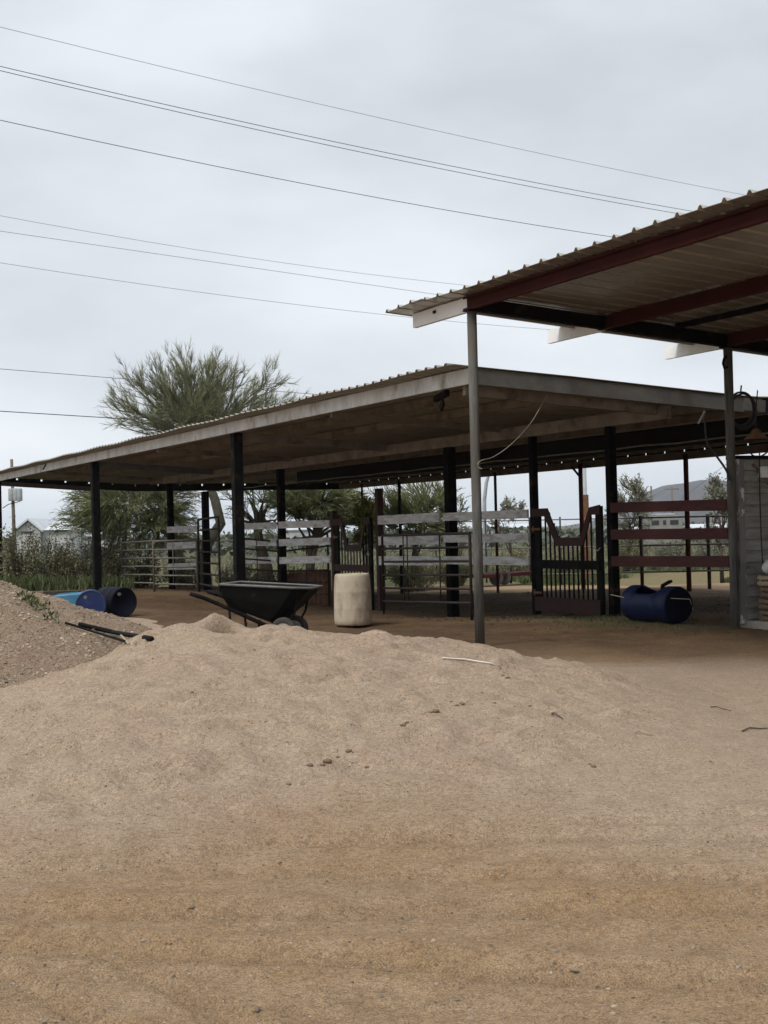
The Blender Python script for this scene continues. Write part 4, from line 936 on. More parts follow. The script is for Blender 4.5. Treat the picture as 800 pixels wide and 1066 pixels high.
def s_near(rr):
    y = 4.3 + 7.5 * rr.random() ** 1.4; x = rr.uniform(-.31, .31) * y; return Vector((x, y, max(gz(x, y), land1(x, y) + mound_at(x, y) if y > 6 else -9)))
stones(650, s_near, lambda r_: .004 + .012 * r_.random() ** 4, 'loose_pebbles', 3)
def s_pile(rr):
    while True:
        a_ = rr.uniform(0, 6.28); d_ = 4.2 * math.sqrt(rr.random()); x, y = -6.35 + math.cos(a_) * d_, 16.3 + math.sin(a_) * d_
        h_ = float(pile_h(np.array([x]), np.array([y]))[0])
        if h_ > .02 and y < 17.5 and x > -6.5: return Vector((x, y, land1(x, y) + h_))
stones(6500, s_pile, lambda r_: .008 + .017 * r_.random() ** 2.0, 'loose_gravel', 4)

# ------------------------------------------------------------------ vegetation
def rv(rr, s=1.0): 
    while True:
        v_ = Vector((rr.uniform(-1, 1), rr.uniform(-1, 1), rr.uniform(-1, 1)))
        if v_.length <= 1: return v_ * s
def leafmesh(quads):
    mb = MB()
    return mb
def build_tris(name, V, F, mat, parent):
    me = bpy.data.meshes.new(name); o0 = parent_loc(parent) if parent else Vector()
    V = np.asarray(V, np.float32) - np.array(o0, np.float32); F = np.asarray(F, np.int32); nf, k_ = F.shape
    me.vertices.add(len(V)); me.vertices.foreach_set('co', V.ravel()); me.loops.add(F.size); me.loops.foreach_set('vertex_index', F.ravel())
    me.polygons.add(nf); me.polygons.foreach_set('loop_start', (np.arange(nf) * k_).astype(np.int32)); me.polygons.foreach_set('loop_total', np.full(nf, k_, np.int32)); me.update(calc_edges=True)
    me.materials.append(mat); o = bpy.data.objects.new(name, me); COL.objects.link(o)
    if parent: o.parent = parent
    return o
def limb_path(a, b, rr, lift=.25, wob=.12, n=7):
    L_ = (b - a).length; m_ = a.lerp(b, .45) + ZX * L_ * lift + rv(rr, L_ * wob); out = []
    for i in range(n + 1):
        t = i / n; q = a * (1 - t) ** 2 + m_ * 2 * t * (1 - t) + b * t * t; out.append(q + rv(rr, L_ * .02))
    out[0] = a.copy(); out[-1] = b.copy(); return out
def feather_tree(name, base, label, cat, crown, trunk_top, r0_, nlimb, ntip, twig_len, ntwig, wid, mats, seed, trunk_pts=None, droop=0.0, group=None, outward=.8, spread=.55, rand_leaf=0.0, nsub=3, limb=.40, shell=.45):
    """crown: list of (centre, radii, weight) lobes; tips are joined to limbs, limbs to the trunk; each tip carries a fan of fine twigs"""
    rr = random.Random(seed); t = thing(name, base, label, cat, group)
    tops = trunk_pts or [base - ZX * .3, base.lerp(trunk_top, .5) + rv(rr, .1), trunk_top]
    mbt = MB(); nT = len(tops); mbt.tube(tops, [r0_ * (1.15 - .55 * i / (nT - 1)) for i in range(nT)], 10)
    tips = []
    wsum = sum(c_[2] for c_ in crown)
    for c_, rad, w in crown:
        for _ in range(int(ntip * w / wsum)):
            q = rv(rr); ql = q.length ** shell; q = q.normalized() * ql if q.length > 0 else q
            tips.append(Vector(c_) + Vector((q.x * rad[0], q.y * rad[1], q.z * rad[2])))
    cen = tips[:]; rr.shuffle(cen); cen = cen[:nlimb]
    paths = []
    for c_ in cen:
        e_ = Vector(tops[-1]).lerp(c_, .72); st = Vector(tops[rr.choice([-1, -1, -2])] if nT > 2 else tops[-1]); pth = limb_path(st, e_, rr, .16, .14); paths.append(pth)
        mbt.tube(pth, [r0_ * limb * (1 - .80 * i / (len(pth) - 1)) for i in range(len(pth))], 7)
    V = []; F = []
    def strip(p_, d_, L_, w_):
        side = d_.cross(rv(rr)).normalized() * w_ * .5; n_ = len(V); m2 = p_ + d_ * L_ * .5 + rv(rr, L_ * .07); e2 = p_ + d_ * L_ + rv(rr, L_ * .12) - ZX * droop * L_
        V.extend([p_ - side, p_ + side, m2 + side * .9, m2 - side * .9, e2 + side * .35, e2 - side * .35]); F.extend([(n_, n_ + 1, n_ + 2, n_ + 3), (n_ + 3, n_ + 2, n_ + 4, n_ + 5)]); return m2, e2
    mbb = MB(); allc = [(q, p_) for p_ in paths for q in p_[2:]]
    for tp in tips:
        q = min(allc, key=lambda c_: (c_[0] - tp).length + .25 * (c_[0] - tops[-1]).length * 0)[0]
        pth = limb_path(q, tp, rr, .10, .12, 4); L_ = (tp - q).length
        mbb.tube(pth, [max(.012, min(r0_ * .16, .016 * L_ + .008)) * (1 - .65 * i / 4) for i in range(5)], 4, cap=False)
        out = (tp - Vector(tops[-1])).normalized() * outward + (pth[-1] - pth[-2]).normalized() * .6 + ZX * .15
        for _ in range(ntwig):
            f = rr.uniform(.8, 4.0); i_ = min(3, int(f)); st = pth[i_].lerp(pth[i_ + 1], f - i_); tan_ = (pth[i_ + 1] - pth[i_]).normalized()
            d_ = (tan_ * .9 + out.normalized() * .45 + ZX * .18 + rv(rr, spread)).normalized(); L3 = twig_len * rr.uniform(.5, 1.25)
            m2, e2 = strip(st, d_, L3, wid)
            for _ in range(nsub):
                strip(m2.lerp(e2, rr.uniform(-.5, .8)), (d_ + rv(rr, .75)).normalized(), L3 * rr.uniform(.25, .55), wid * .75)
            for _ in range(int(rand_leaf)):
                strip(st.lerp(e2, rr.random()) + rv(rr, .12), rv(rr).normalized(), wid * rr.uniform(1.5, 3), wid * 1.6)
    tr = mbt.build('trunk', mats[0], t, smooth=True); mbb.build('branches', mats[0], t)
    build_tris('crown', V, F, mats[1], t); return t

# big palo verde behind the shed
YT = 62.0
def PT(px, py, Y=YT, dy=0): q = at(px, py, Y); q.y += dy; return q
kx = YT / FPX
def lobe(px, py, rx, rz, ry, w, Y=YT, dy=0): return (PT(px, py, Y, dy), (rx * Y / FPX, ry, rz * Y / FPX), w)
b0 = PT(215, 606); 
tp_ = [b0 - ZX * .4, PT(212, 585), PT(216, 566), PT(230, 545), PT(224, 520), PT(218, 505), PT(220, 478), PT(206, 440)]
def plume_tree(base, trunk, label, cat, Rx, Rz, Ry, nprim, mats, seed):
    """palo verde: long limbs fanning from the fork, each dividing into ever finer upswept branchlets lined with green twigs"""
    rr = random.Random(seed); t = thing('palo_verde_tree', base, label, cat)
    mbt = MB(); nT = len(trunk); mbt.tube(trunk, [.30 - .16 * i / (nT - 1) for i in range(nT)], 10)
    mbb = MB(); V = []; F = []
    def strip(p_, d_, L_, w_):
        side = d_.cross(rv(rr)).normalized() * w_ * .5; n_ = len(V); m2 = p_ + d_ * L_ * .5 + rv(rr, L_ * .05); e2 = p_ + d_ * L_ + rv(rr, L_ * .10) + ZX * L_ * .06
        V.extend([p_ - side, p_ + side, m2 + side * .9, m2 - side * .9, e2 + side * .3, e2 - side * .3]); F.extend([(n_, n_ + 1, n_ + 2, n_ + 3), (n_ + 3, n_ + 2, n_ + 4, n_ + 5)])
    def branch(p_, d_, L_, bend, n=6):
        pts = [p_.copy()]; d_ = d_.copy()
        for i in range(n): d_ = (d_ + bend / n + rv(rr, .16)).normalized(); pts.append(pts[-1] + d_ * L_ / n)
        return pts
    def pick(pts, f):
        f *= len(pts) - 1; i = min(len(pts) - 2, int(f)); return pts[i].lerp(pts[i + 1], f - i), (pts[i + 1] - pts[i]).normalized()
    def off(d_, ang):
        q = d_.cross(rv(rr)).normalized(); return (d_ * math.cos(ang) + q * math.sin(ang)).normalized()
    fork = trunk[-1]
    for k in range(nprim):
        az = 2 * math.pi * (k + rr.uniform(-.3, .3)) * .381966; el = math.radians(rr.choice((rr.uniform(-4, 30), rr.uniform(15, 62), rr.uniform(20, 85)))) if k > 5 else math.radians(rr.uniform(50, 88))
        d_ = Vector((math.cos(az) * math.cos(el) * Rx, math.sin(az) * math.cos(el) * Ry, math.sin(el) * Rz)); L_ = d_.length * rr.uniform(.80, 1.04); d_.normalize()
        st = fork.lerp(trunk[-2], rr.uniform(0, .7))
        P1 = branch(st, (d_ + ZX * .30).normalized(), L_, (d_ - ZX * .25) * .5, 8)
        mbt.tube(P1, [.055 * (1 - .85 * i / 8) + .006 for i in range(9)], 6)
        for j in range(8):
            p_, tg = pick(P1, rr.uniform(.22, .95) ** .85); P2 = branch(p_, off(tg, rr.uniform(.3, .75)), L_ * rr.uniform(.18, .36), ZX * .25 + tg * .2, 5)
            mbb.tube(P2, [.020, .017, .014, .011, .008, .005], 4, cap=False)
            for q in range(6):
                p3, tg3 = pick(P2, rr.uniform(.15, 1)); P3 = branch(p3, off(tg3, rr.uniform(.2, .6)), rr.uniform(.30, .62), ZX * .25 + tg3 * .2, 3)
                mbb.tube(P3, [.009, .008, .006, .004], 3, cap=False)
                for m in range(9):
                    p4, tg4 = pick(P3, rr.uniform(.0, 1)); strip(p4, off(tg4, rr.uniform(.15, .6)), rr.uniform(.16, .42), .0125)
        for m in range(40):
            p4, tg4 = pick(P1, rr.uniform(.35, 1)); strip(p4, off(tg4, rr.uniform(.2, .7)), rr.uniform(.2, .5), .0125)
    mbt.build('trunk', mats[0], t, smooth=True); mbb.build('branches', mats[0], t); build_tris('crown', V, F, mats[1], t); return t
plume_tree(b0, tp_[:-1] + [PT(202, 456)], 'large feathery palo verde tree rising behind the shed roof', 'tree', 4.75, 3.45, 3.6, 68, (bark, twig_m), 23)
# lower skirts of the same stand: a drooping mesquite each side of the trunk
feather_tree('mesquite_tree', PT(168, 606, 60), 'dense drooping mesquite tree left of the big trunk, below the roof', 'tree',
    [lobe(140, 530, 44, 26, 2.2, 2.2, 60), lobe(112, 518, 40, 18, 2, 1.2, 60), lobe(180, 515, 30, 20, 2, .8, 60), lobe(95, 540, 35, 16, 1.8, .9, 60), lobe(160, 550, 50, 16, 2, 1.2, 60)], PT(176, 548, 60), .22, 16, 560, .6, 10, .028, (bark, mesq_m), 22, droop=.25, outward=.8, spread=.7, nsub=4,
    trunk_pts=[PT(190, 612, 60), PT(188, 585, 60), PT(184, 565, 60), PT(172, 545, 60)])
feather_tree('mesquite_tree', PT(278, 608, 64), 'bare tangled mesquite tree between the two black posts', 'tree',
    [lobe(270, 530, 40, 30, 2, 1, 64), lobe(255, 515, 25, 16, 2, .6, 64)], PT(272, 552, 64), .30, 18, 120, .7, 3, .03, (bark_dark, mesq_m), 23, droop=.3, trunk_pts=[PT(280, 612, 64), PT(277, 588, 64), PT(270, 565, 64), PT(268, 548, 64)])
feather_tree('mesquite_tree', PT(335, 606, 63), 'broad green mesquite tree behind the dark gate', 'tree',
    [lobe(335, 524, 46, 20, 2.4, 2, 63), lobe(365, 535, 30, 14, 2, .8, 63), lobe(305, 520, 28, 16, 2, .8, 63)], PT(330, 556, 63), .22, 14, 340, .65, 12, .038, (bark_dark, mesq_m), 24, droop=.12,
    trunk_pts=[PT(322, 610, 63), PT(324, 585, 63), PT(330, 562, 63)])
feather_tree('acacia_tree', PT(428, 604, 58), 'airy green tree behind the fence right of the dark gate', 'tree',
    [lobe(440, 527, 34, 24, 2, 2, 58), lobe(405, 530, 22, 18, 1.6, 1, 58), lobe(445, 550, 40, 16, 2, 1, 58)], PT(432, 565, 58), .14, 14, 240, .6, 9, .035, (bark_dark, mesq_m), 25, outward=1., trunk_pts=[PT(430, 606, 58), PT(431, 585, 58), PT(433, 565, 58)])
feather_tree('young_tree', PT(381, 600, 55), 'small yellow green tree showing through the gate notch', 'tree',
    [lobe(380, 545, 12, 22, .8, 1, 55)], PT(381, 565, 55), .06, 6, 45, .35, 8, .05, (bark_dark, yel_m), 26, rand_leaf=4)
feather_tree('young_tree', PT(655, 600, 70), 'small grey green tree above the red fence, left of the mountain', 'tree',
    [lobe(655, 517, 20, 18, 1.1, 1, 70), lobe(650, 540, 24, 16, 1.1, .8, 70)], PT(656, 550, 70), .09, 10, 85, .5, 6, .04, (bark_dark, shrub_g), 27, rand_leaf=5)
feather_tree('young_tree', PT(752, 600, 55), 'leafy grey tree in front of the mountain beside the second pole', 'tree',
    [lobe(752, 514, 18, 15, 1., 1, 55), lobe(758, 545, 22, 22, 1, .8, 55)], PT(752, 555, 55), .08, 10, 85, .35, 6, .04, (bark_dark, shrub_g), 28, rand_leaf=5)
feather_tree('young_tree', PT(532, 600, 60), 'sparse leafy sapling above the white boards right of the grey pole', 'tree',
    [lobe(534, 527, 14, 8, .7, 1, 60), lobe(526, 545, 16, 9, .7, .7, 60)], PT(532, 560, 60), .05, 7, 34, .3, 4, .04, (bark_dark, shrub_g), 29, rand_leaf=4)
feather_tree('young_tree', PT(478, 600, 62), 'bare spindly sapling left of the grey pole', 'tree',
    [lobe(478, 530, 10, 12, .6, 1, 62), lobe(476, 555, 14, 10, .6, .7, 62)], PT(478, 565, 62), .05, 7, 30, .35, 3, .035, (bark_dark, shrub_g), 30, rand_leaf=2)

def shrub(px, py, Y, wpx, hpx, mat, label, seed, dens=1.0, leaf=.07, group='shrubs behind the shed', depth=None, per=42):
    rr = random.Random(seed); base = at(px, py, Y); base.z = land1(base.x, base.y)
    t = thing('shrub', base, label, 'shrub', group); rx = wpx * Y / FPX / 2; H = hpx * Y / FPX; ry = depth or rx * .8
    mb = MB(); V = []; F = []; ns = max(10, int(26 * dens * rx))
    for s in range(ns):
        a_ = rr.uniform(0, 6.28); q = math.sqrt(rr.random()); e_ = base + Vector((math.cos(a_) * q * rx, math.sin(a_) * q * ry, H * rr.uniform(.5, 1.08) * (1 - .45 * q * q)))
        st = base + Vector((math.cos(a_) * q * rx * .35, math.sin(a_) * q * ry * .35, 0)); pth = limb_path(st, e_, rr, .1, .08, 4)
        mb.tube(pth, [.02, .017, .013, .009, .005], 4, cap=False)
        for _ in range(int(per * dens)):
            f = rr.random() ** .7; i = min(3, int(f * 4)); c_ = pth[i].lerp(pth[i + 1], f * 4 - i) + rv(rr, .10 + .18 * rx * .5); d_ = rv(rr).normalized(); sd2 = d_.cross(rv(rr)).normalized(); l_ = leaf * rr.uniform(.6, 1.6); n_ = len(V)
            V.extend([c_, c_ + d_ * l_ * .5 + sd2 * l_ * .28, c_ + d_ * l_, c_ + d_ * l_ * .5 - sd2 * l_ * .28]); F.append((n_, n_ + 1, n_ + 2, n_ + 3))
    mb.build('stems', bark_dark, t); build_tris('leaves', V, F, mat, t); return t
SH_ = [(22, 612, 47, 46, 50, shrub_m, 'tall dark shrub nearest the left edge behind the gravel'), (62, 613, 48, 56, 46, shrub_m, 'bushy olive shrub in front of the white house'),
       (112, 612, 49, 60, 50, shrub_m, 'broad olive shrub beside the left black post'), (40, 606, 54, 46, 56, shrub_g, 'pale grey shrub behind the left bushes, below the utility pole'),
       (88, 606, 56, 48, 54, shrub_g, 'grey shrub right of the white house'), (150, 611, 51, 50, 46, shrub_m, 'olive shrub behind the grey pipe panels'),
       (196, 608, 57, 44, 36, shrub_m, 'low shrub at the foot of the big tree trunk'), (250, 606, 58, 50, 34, shrub_g, 'low grey shrub behind the wheelbarrow'),
       (302, 604, 57, 44, 30, weed_m, 'low green shrub behind the reddish pallet'), (430, 603, 56, 64, 40, shrub_m, 'dark wide shrub behind the rusty pipe panel'),
       (475, 602, 60, 40, 34, shrub_m, 'dark shrub left of the grey pole, below the sapling'), (540, 597, 66, 48, 34, shrub_m, 'dark shrub behind the white boards right of the grey pole'), (592, 597, 68, 44, 34, shrub_m, 'shrub seen through the red picket gate'),
       (655, 596, 70, 46, 42, shrub_m, 'dark green shrub behind the red boards at left'), (700, 595, 74, 44, 30, shrub_g, 'pale dry shrub behind the red boards at centre'), (745, 595, 72, 48, 32, shrub_g, 'pale dry shrub behind the red boards beside the wall')]
for i, (px, py, Y, w, h, m_, lab) in enumerate(SH_): shrub(px, py, Y, w * 1.12, h * (1.5 if i < 5 else 1.1), m_, lab, 60 + i, 1.35, leaf=.075, per=66)

def ground_cover(name, n, sampler, mat, hmin, hmax, wid, seed):
    rr = random.Random(seed); V = []; F = []
    for _ in range(n):
        p_ = sampler(rr); a_ = rr.uniform(0, 6.28); d_ = Vector((math.cos(a_), math.sin(a_), 0)); h_ = rr.uniform(hmin, hmax); n_ = len(V); ln = Vector((rr.uniform(-.5, .5), rr.uniform(-.5, .5), 1)).normalized()
        V.extend([p_ - d_ * wid, p_ + d_ * wid, p_ + ln * h_ + d_ * wid * .3, p_ + ln * h_ - d_ * wid * .3]); F.append((n_, n_ + 1, n_ + 2, n_ + 3))
    return tag(build_tris(name, V, F, mat, None), kind='stuff')
def gl(x, y, e_=0): return Vector((x, y, land1(x, y) + e_))
def s_left(rr): y = rr.uniform(41.5, 58); return gl(rr.uniform(-.31, -.17) * y - .5, y, -.02)
ground_cover('green_weeds', 9000, s_left, weed_m, .15, .55, .025, 81)
def s_right(rr):
    while True:
        y = rr.uniform(52, 80); x = rr.uniform(-.06, .3) * y
        if suv(x, y)[0] > 21 and (vnoise(np.array([x / 4]), np.array([y / 5]), 9)[0] > -.1): return gl(x, y, -.02)
ground_cover('green_grass', 16000, s_right, weed_m, .10, .30, .035, 82)
def s_dry(rr): y = rr.uniform(70, 150); return gl(rr.uniform(-.3, .3) * y, y)
ground_cover('dry_scrub', 9000, s_dry, dry_m, .2, .7, .06, 83)
def s_gate(rr): 
    u, v = rr.gauss(2.9, .55), rr.gauss(1.0, 1.5); p_ = SH(u, v); return Vector((p_.x, p_.y, gz(p_.x, p_.y) - .005))
ground_cover('short_grass', 1500, s_gate, weed_m, .02, .06, .008, 84)
def s_floor(rr):
    u, v = rr.uniform(1, 12), rr.uniform(0, 26); p_ = SH(u, v); return Vector((p_.x, p_.y, gz(p_.x, p_.y) + .002))
rr = random.Random(87); V = []; F = []
for _ in range(2600):
    p_ = s_floor(rr); a_ = rr.uniform(0, 6.28); d_ = Vector((math.cos(a_), math.sin(a_), rr.uniform(0, .25))) * rr.uniform(.05, .16); n_ = len(V); sd2 = Vector((-d_.y, d_.x, 0)).normalized() * .005
    V.extend([p_ - sd2, p_ + sd2, p_ + d_ + sd2, p_ + d_ - sd2]); F.append((n_, n_ + 1, n_ + 2, n_ + 3))
tag(build_tris('loose_straw', V, F, dry_m, None), kind='stuff')
stones(900, s_floor, lambda r_: .015 + .025 * r_.random() ** 2, 'droppings', 88).data.materials[0] = drop_m
# little weeds on the back shoulder of the gravel pile
for i, (x, y) in enumerate(((27, 623), (36, 628), (44, 634), (54, 644), (31, 624))):
    rr = random.Random(200 + i); p_ = surf(x, y + 3, lambda a, b: pile_h(a, b)); V = []; F = []
    for _ in range(38):
        d_ = (rv(rr) + ZX * .7).normalized(); c_ = p_ + rv(rr, .10) + ZX * .02; sd2 = d_.cross(rv(rr)).normalized() * .014; L_ = rr.uniform(.03, .09); n_ = len(V); V.extend([c_ - sd2 * .4, c_ + d_ * L_ * .5 + sd2, c_ + d_ * L_, c_ + d_ * L_ * .5 - sd2]); F.append((n_, n_ + 1, n_ + 2, n_ + 3))
    t = thing('weed', p_, 'small green weed growing on the shoulder of the gravel pile', 'weed', 'weeds along the gravel pile'); build_tris('leaves', V, F, weed_m, t)

# distant scrub line
rr = random.Random(91); V = []; F = []
for _ in range(15000):
    y = rr.uniform(150, 420); x = rr.uniform(-.33, .36) * y; cl = vnoise(np.array([x / 14]), np.array([y / 60]), 77)[0]
    c_ = Vector((x, y, -1 + rr.random() * (1.6 + 3.2 * max(0, cl + .1)) )); d_ = rv(rr).normalized(); sd2 = d_.cross(rv(rr)).normalized(); l_ = rr.uniform(.5, 1.4); n_ = len(V)
    V.extend([c_ - d_ * l_ * .5, c_ + sd2 * l_ * .35, c_ + d_ * l_ * .5, c_ - sd2 * l_ * .35]); F.append((n_, n_ + 1, n_ + 2, n_ + 3))
tag(build_tris('distant_scrub', V, F, far_m, None), kind='stuff')

# ------------------------------------------------------------------ far things
def mountain():
    V = []; F = []; nx_, ny_ = 90, 16; Y0 = 2600
    prof = [(560, 549), (600, 547), (640, 541), (662, 524), (685, 508), (700, 502), (715, 498), (724, 496), (735, 498), (750, 503), (765, 509), (790, 520), (830, 530), (900, 541)]
    xs_ = np.linspace(560, 900, nx_); hs = np.interp(xs_, [p_[0] for p_ in prof], [p_[1] for p_ in prof])
    for j in range(ny_):
        t = j / (ny_ - 1)
        for i in range(nx_):
            top = at(xs_[i], hs[i], Y0); w = math.sin(math.pi * (t * .8 + .1)) ** 1.2 if 0 < t < 1 else 0
            n_ = mnoise.fractal(Vector((top.x * .006, t * 3.2, 3.1)), 1., 2., 5) * 26
            V.append((top.x + (t - .45) * 30, Y0 + (t - .5) * 1300, -2 + max(0, (top.z + n_ * (1 - abs(t - .5)) * .45)) * w))
    for j in range(ny_ - 1):
        for i in range(nx_ - 1): a_ = j * nx_ + i; F.append((a_, a_ + 1, a_ + nx_ + 1, a_ + nx_))
    o = build_tris('mountain', V, F, mount_m, None); o.data.shade_smooth(); return tag(o, kind='structure')
mountain()

# white house left
hb_ = at(42, 566, 150); hb_.z = -1.0
ho = thing('house', hb_, 'low white house with pale gabled roof at far left', 'house'); kk = 150 / FPX
def HP(px, py, dy=0): q = at(px, py, 150); q.y += dy; return q
zl, ze, za_ = -1.0, HP(30, 553).z, HP(30, 541.5).z
x0_, x1_, x2_ = HP(16, 550).x, HP(42, 550).x, HP(72, 550).x; xa = HP(30, 541).x
mb = MB(); mb.prism([(x0_, 150, zl), (x1_, 150, zl), (x1_, 150, ze), (xa, 150, za_ - .12), (x0_, 150, ze)], Vector((0, 9, 0)), Vector()); mb.prism([(x1_ + .02, 150.6, zl), (x2_, 150.6, zl), (x2_, 150.6, HP(50, 552).z), (x1_ + .02, 150.6, HP(50, 552).z)], Vector((0, 7, 0)), Vector()); mb.build('wall', house_m, ho)
mb = MB(); mb.prism([(x0_ - .4, 149.6, ze - .25), (xa, 149.6, za_), (x1_ + .3, 149.6, ze - .1), (x1_ + .3, 149.6, ze + .1), (xa, 149.6, za_ + .22), (x0_ - .4, 149.6, ze - .03)], Vector((0, 9.8, 0)), Vector()); mb.prism([(x1_ + .35, 150.2, HP(50, 552).z + .02), (x2_ + .3, 150.2, HP(50, 552).z + .02), (x2_ + .3, 154, HP(50, 545).z), (x1_ + .35, 154, HP(50, 545).z)], Vector((0, .5, .12)), Vector()); mb.build('roof', house_roof, ho)
for (a_, b_3, c_, d_) in ((23, 35, 553, 555.3), (56, 69, 551.5, 553.8)):
    p0_, p1_ = HP(a_, d_, -.05), HP(b_3, c_, -.05); MB().box(((p0_.x + p1_.x) / 2, 149.96 if a_ < 40 else 150.55, (p0_.z + p1_.z) / 2), abs(p1_.x - p0_.x), .06, abs(p1_.z - p0_.z), Vector((1, 0, 0)), Vector((0, 1, 0))).build('window', glass_dark, ho)
# utility pole left with transformer
Yp = 95; q = at(14.3, 500, Yp); q.z = land1(q.x, Yp); up_ = thing('utility_pole', q, 'utility pole with grey transformer cans at far left', 'utility pole')
zt_ = at(14.3, 478, Yp).z; MB().tube([q - ZX * .5, Vector((q.x - .1, Yp, zt_))], [.14, .10], 10).build('pole', pole_wood, up_, smooth=True)
for dx_ in (-2.4, 2.4, 6.2):
    c_ = at(14.3 + dx_, 515, Yp - .35); MB().lathe([(.001, -.42), (.19, -.42), (.2, -.38), (.2, .34), (.17, .42), (.001, .44)], 16, c_).build('transformer', grey_metal, up_, smooth=True)
MB().bar(at(6, 505, Yp), at(22, 505.5, Yp), .1, .1).build('crossarm', pole_wood, up_)
MB().tube([at(22, 518, Yp - .2), at(21, 522, Yp - .2), at(17, 523, Yp - .2), at(9, 525, Yp - .2), at(3, 529, Yp - .2)], .03, 6).build('cable', wire_m, up_, smooth=True)
# poles on the right
for (px, yt, Y, r_, lab, cross, mat) in ((679.5, 506, 190, .16, 'plain wooden pole in front of the mountain, left one', 0, pole_wood), (701, 507, 200, .16, 'wooden pole with crossarm in front of the mountain', 1, pole_wood), (610.5, 484, 75, .13, 'grey steel pole above the picket gate', 0, grey_metal)):
    q = at(px, 560, Y); q.z = land1(q.x, Y); t = thing('utility_pole', q, lab, 'utility pole'); z_ = at(px, yt, Y).z
    MB().tube([q - ZX * .4, Vector((q.x, Y, z_))], [r_, r_ * .8], 10).build('pole', mat, t, smooth=True)
    if cross: MB().bar(Vector((q.x - 1., Y, z_ - .3)), Vector((q.x + 1., Y, z_ - .3)), .14, .14).build('crossarm', mat, t)
q = at(609, 545, 62); q.z = land1(q.x, 62); z_ = at(608, 515, 62).z
tag(MB().box(Vector((q.x, 62, (q.z + z_) / 2)), .30, .30, z_ - q.z).build('steel_post', rust_m, None, origin=tuple(q), bevel=.02), 'thick rust red post beside the grey steel pole', 'post')
q = at(506, 560, 80); q.z = -1.0; t = thing('lamp_post', q, 'slender curved grey post between the grey pole and the sapling', 'lamp post')
MB().tube([q, at(504.5, 545, 80), at(504.5, 520, 80), at(506.5, 503, 80), at(510, 490, 80), at(514, 484, 80)], [.13, .12, .11, .10, .08, .07], 8).build('pole', grey_metal, t, smooth=True)
# travel trailer
Yt = 130; q = at(692, 556, Yt); q.z = -1.0; t = thing('travel_trailer', q, 'dusty pale travel trailer parked beyond the red fence', 'trailer')
xa_, xb_ = at(675, 545, Yt).x, at(712, 545, Yt).x; zt_, zb2 = at(692, 537, Yt).z, -.4
mb = MB(); mb.prism([(xa_, Yt, zb2), (xb_ - .5, Yt, zb2), (xb_, Yt, zb2 + .6), (xb_ - .15, Yt, zt_ - .35), (xb_ - .5, Yt, zt_), (xa_ + .2, Yt, zt_), (xa_, Yt, zt_ - .25)], Vector((0, 2.4, 0)), Vector()); mb.build('body', trailer_m, t, bevel=.04)
for (f0, f1) in ((.1, .3), (.42, .5), (.62, .85)): MB().box((xa_ + (xb_ - xa_) * (f0 + f1) / 2, Yt - .02, zt_ - .62), (xb_ - xa_) * (f1 - f0), .04, .42, Vector((1, 0, 0)), Vector((0, 1, 0))).build('window', glass_dark, t)
for f in (.42, .56): MB().lathe([(.001, -.1), (.36, -.1), (.38, 0), (.36, .1), (.001, .1)], 20, (xa_ + (xb_ - xa_) * f, Yt + .1, -.6), Vector((0, 1, 0))).build('wheel', tyre_m, t)
MB().box(((xa_ + xb_) / 2, Yt + 1.2, zt_ + .12), (xb_ - xa_) * .6, 1.2, .2, Vector((1, 0, 0)), Vector((0, 1, 0))).build('roof_unit', grey_metal, t, bevel=.04)
# pale sheds in the distance
def far_shed(px0, px1, ytop, Y, label, mat, roofm):
    a_, b_3 = at(px0, 550, Y), at(px1, 550, Y); z_ = at((px0 + px1) / 2, ytop, Y).z; t = thing('metal_building', Vector(((a_.x + b_3.x) / 2, Y, -1)), label, 'building')
    mb = MB(); mb.prism([(a_.x, Y, -1), (b_3.x, Y, -1), (b_3.x, Y, z_ - .6), (a_.x, Y, z_ - .6)], Vector((0, 8, 0)), Vector()); mb.build('wall', mat, t)
    mb = MB(); mb.prism([(a_.x - .3, Y - .3, z_ - .6), (a_.x - .3, Y + 4, z_), (a_.x - .3, Y + 8.3, z_ - .6), (a_.x - .3, Y + 8.3, z_ - .75), (a_.x - .3, Y + 4, z_ - .15), (a_.x - .3, Y - .3, z_ - .75)], Vector((b_3.x - a_.x + .6, 0, 0)), Vector()); mb.build('roof', roofm, t)
    MB().box(((a_.x * .7 + b_3.x * .3), Y - .03, .1), 1.6, .06, 2.2, Vector((1, 0, 0)), Vector((0, 1, 0))).build('door', grey_metal, t)
far_shed(640, 664, 546, 210, 'pale metal building at far right left of the trailer', house_m, house_roof)
far_shed(722, 775, 545, 240, 'long pale metal building beyond the trailer, beside the wall', yard_white, house_roof)
far_shed(470, 560, 546, 260, 'long pale building far behind the grey pole', house_m, house_roof)
far_shed(296, 352, 547, 230, 'low pale building far behind the dark gate', house_m, house_roof)
far_shed(84, 118, 553, 200, 'low pale building behind the bushes right of the white house', house_m, house_roof)
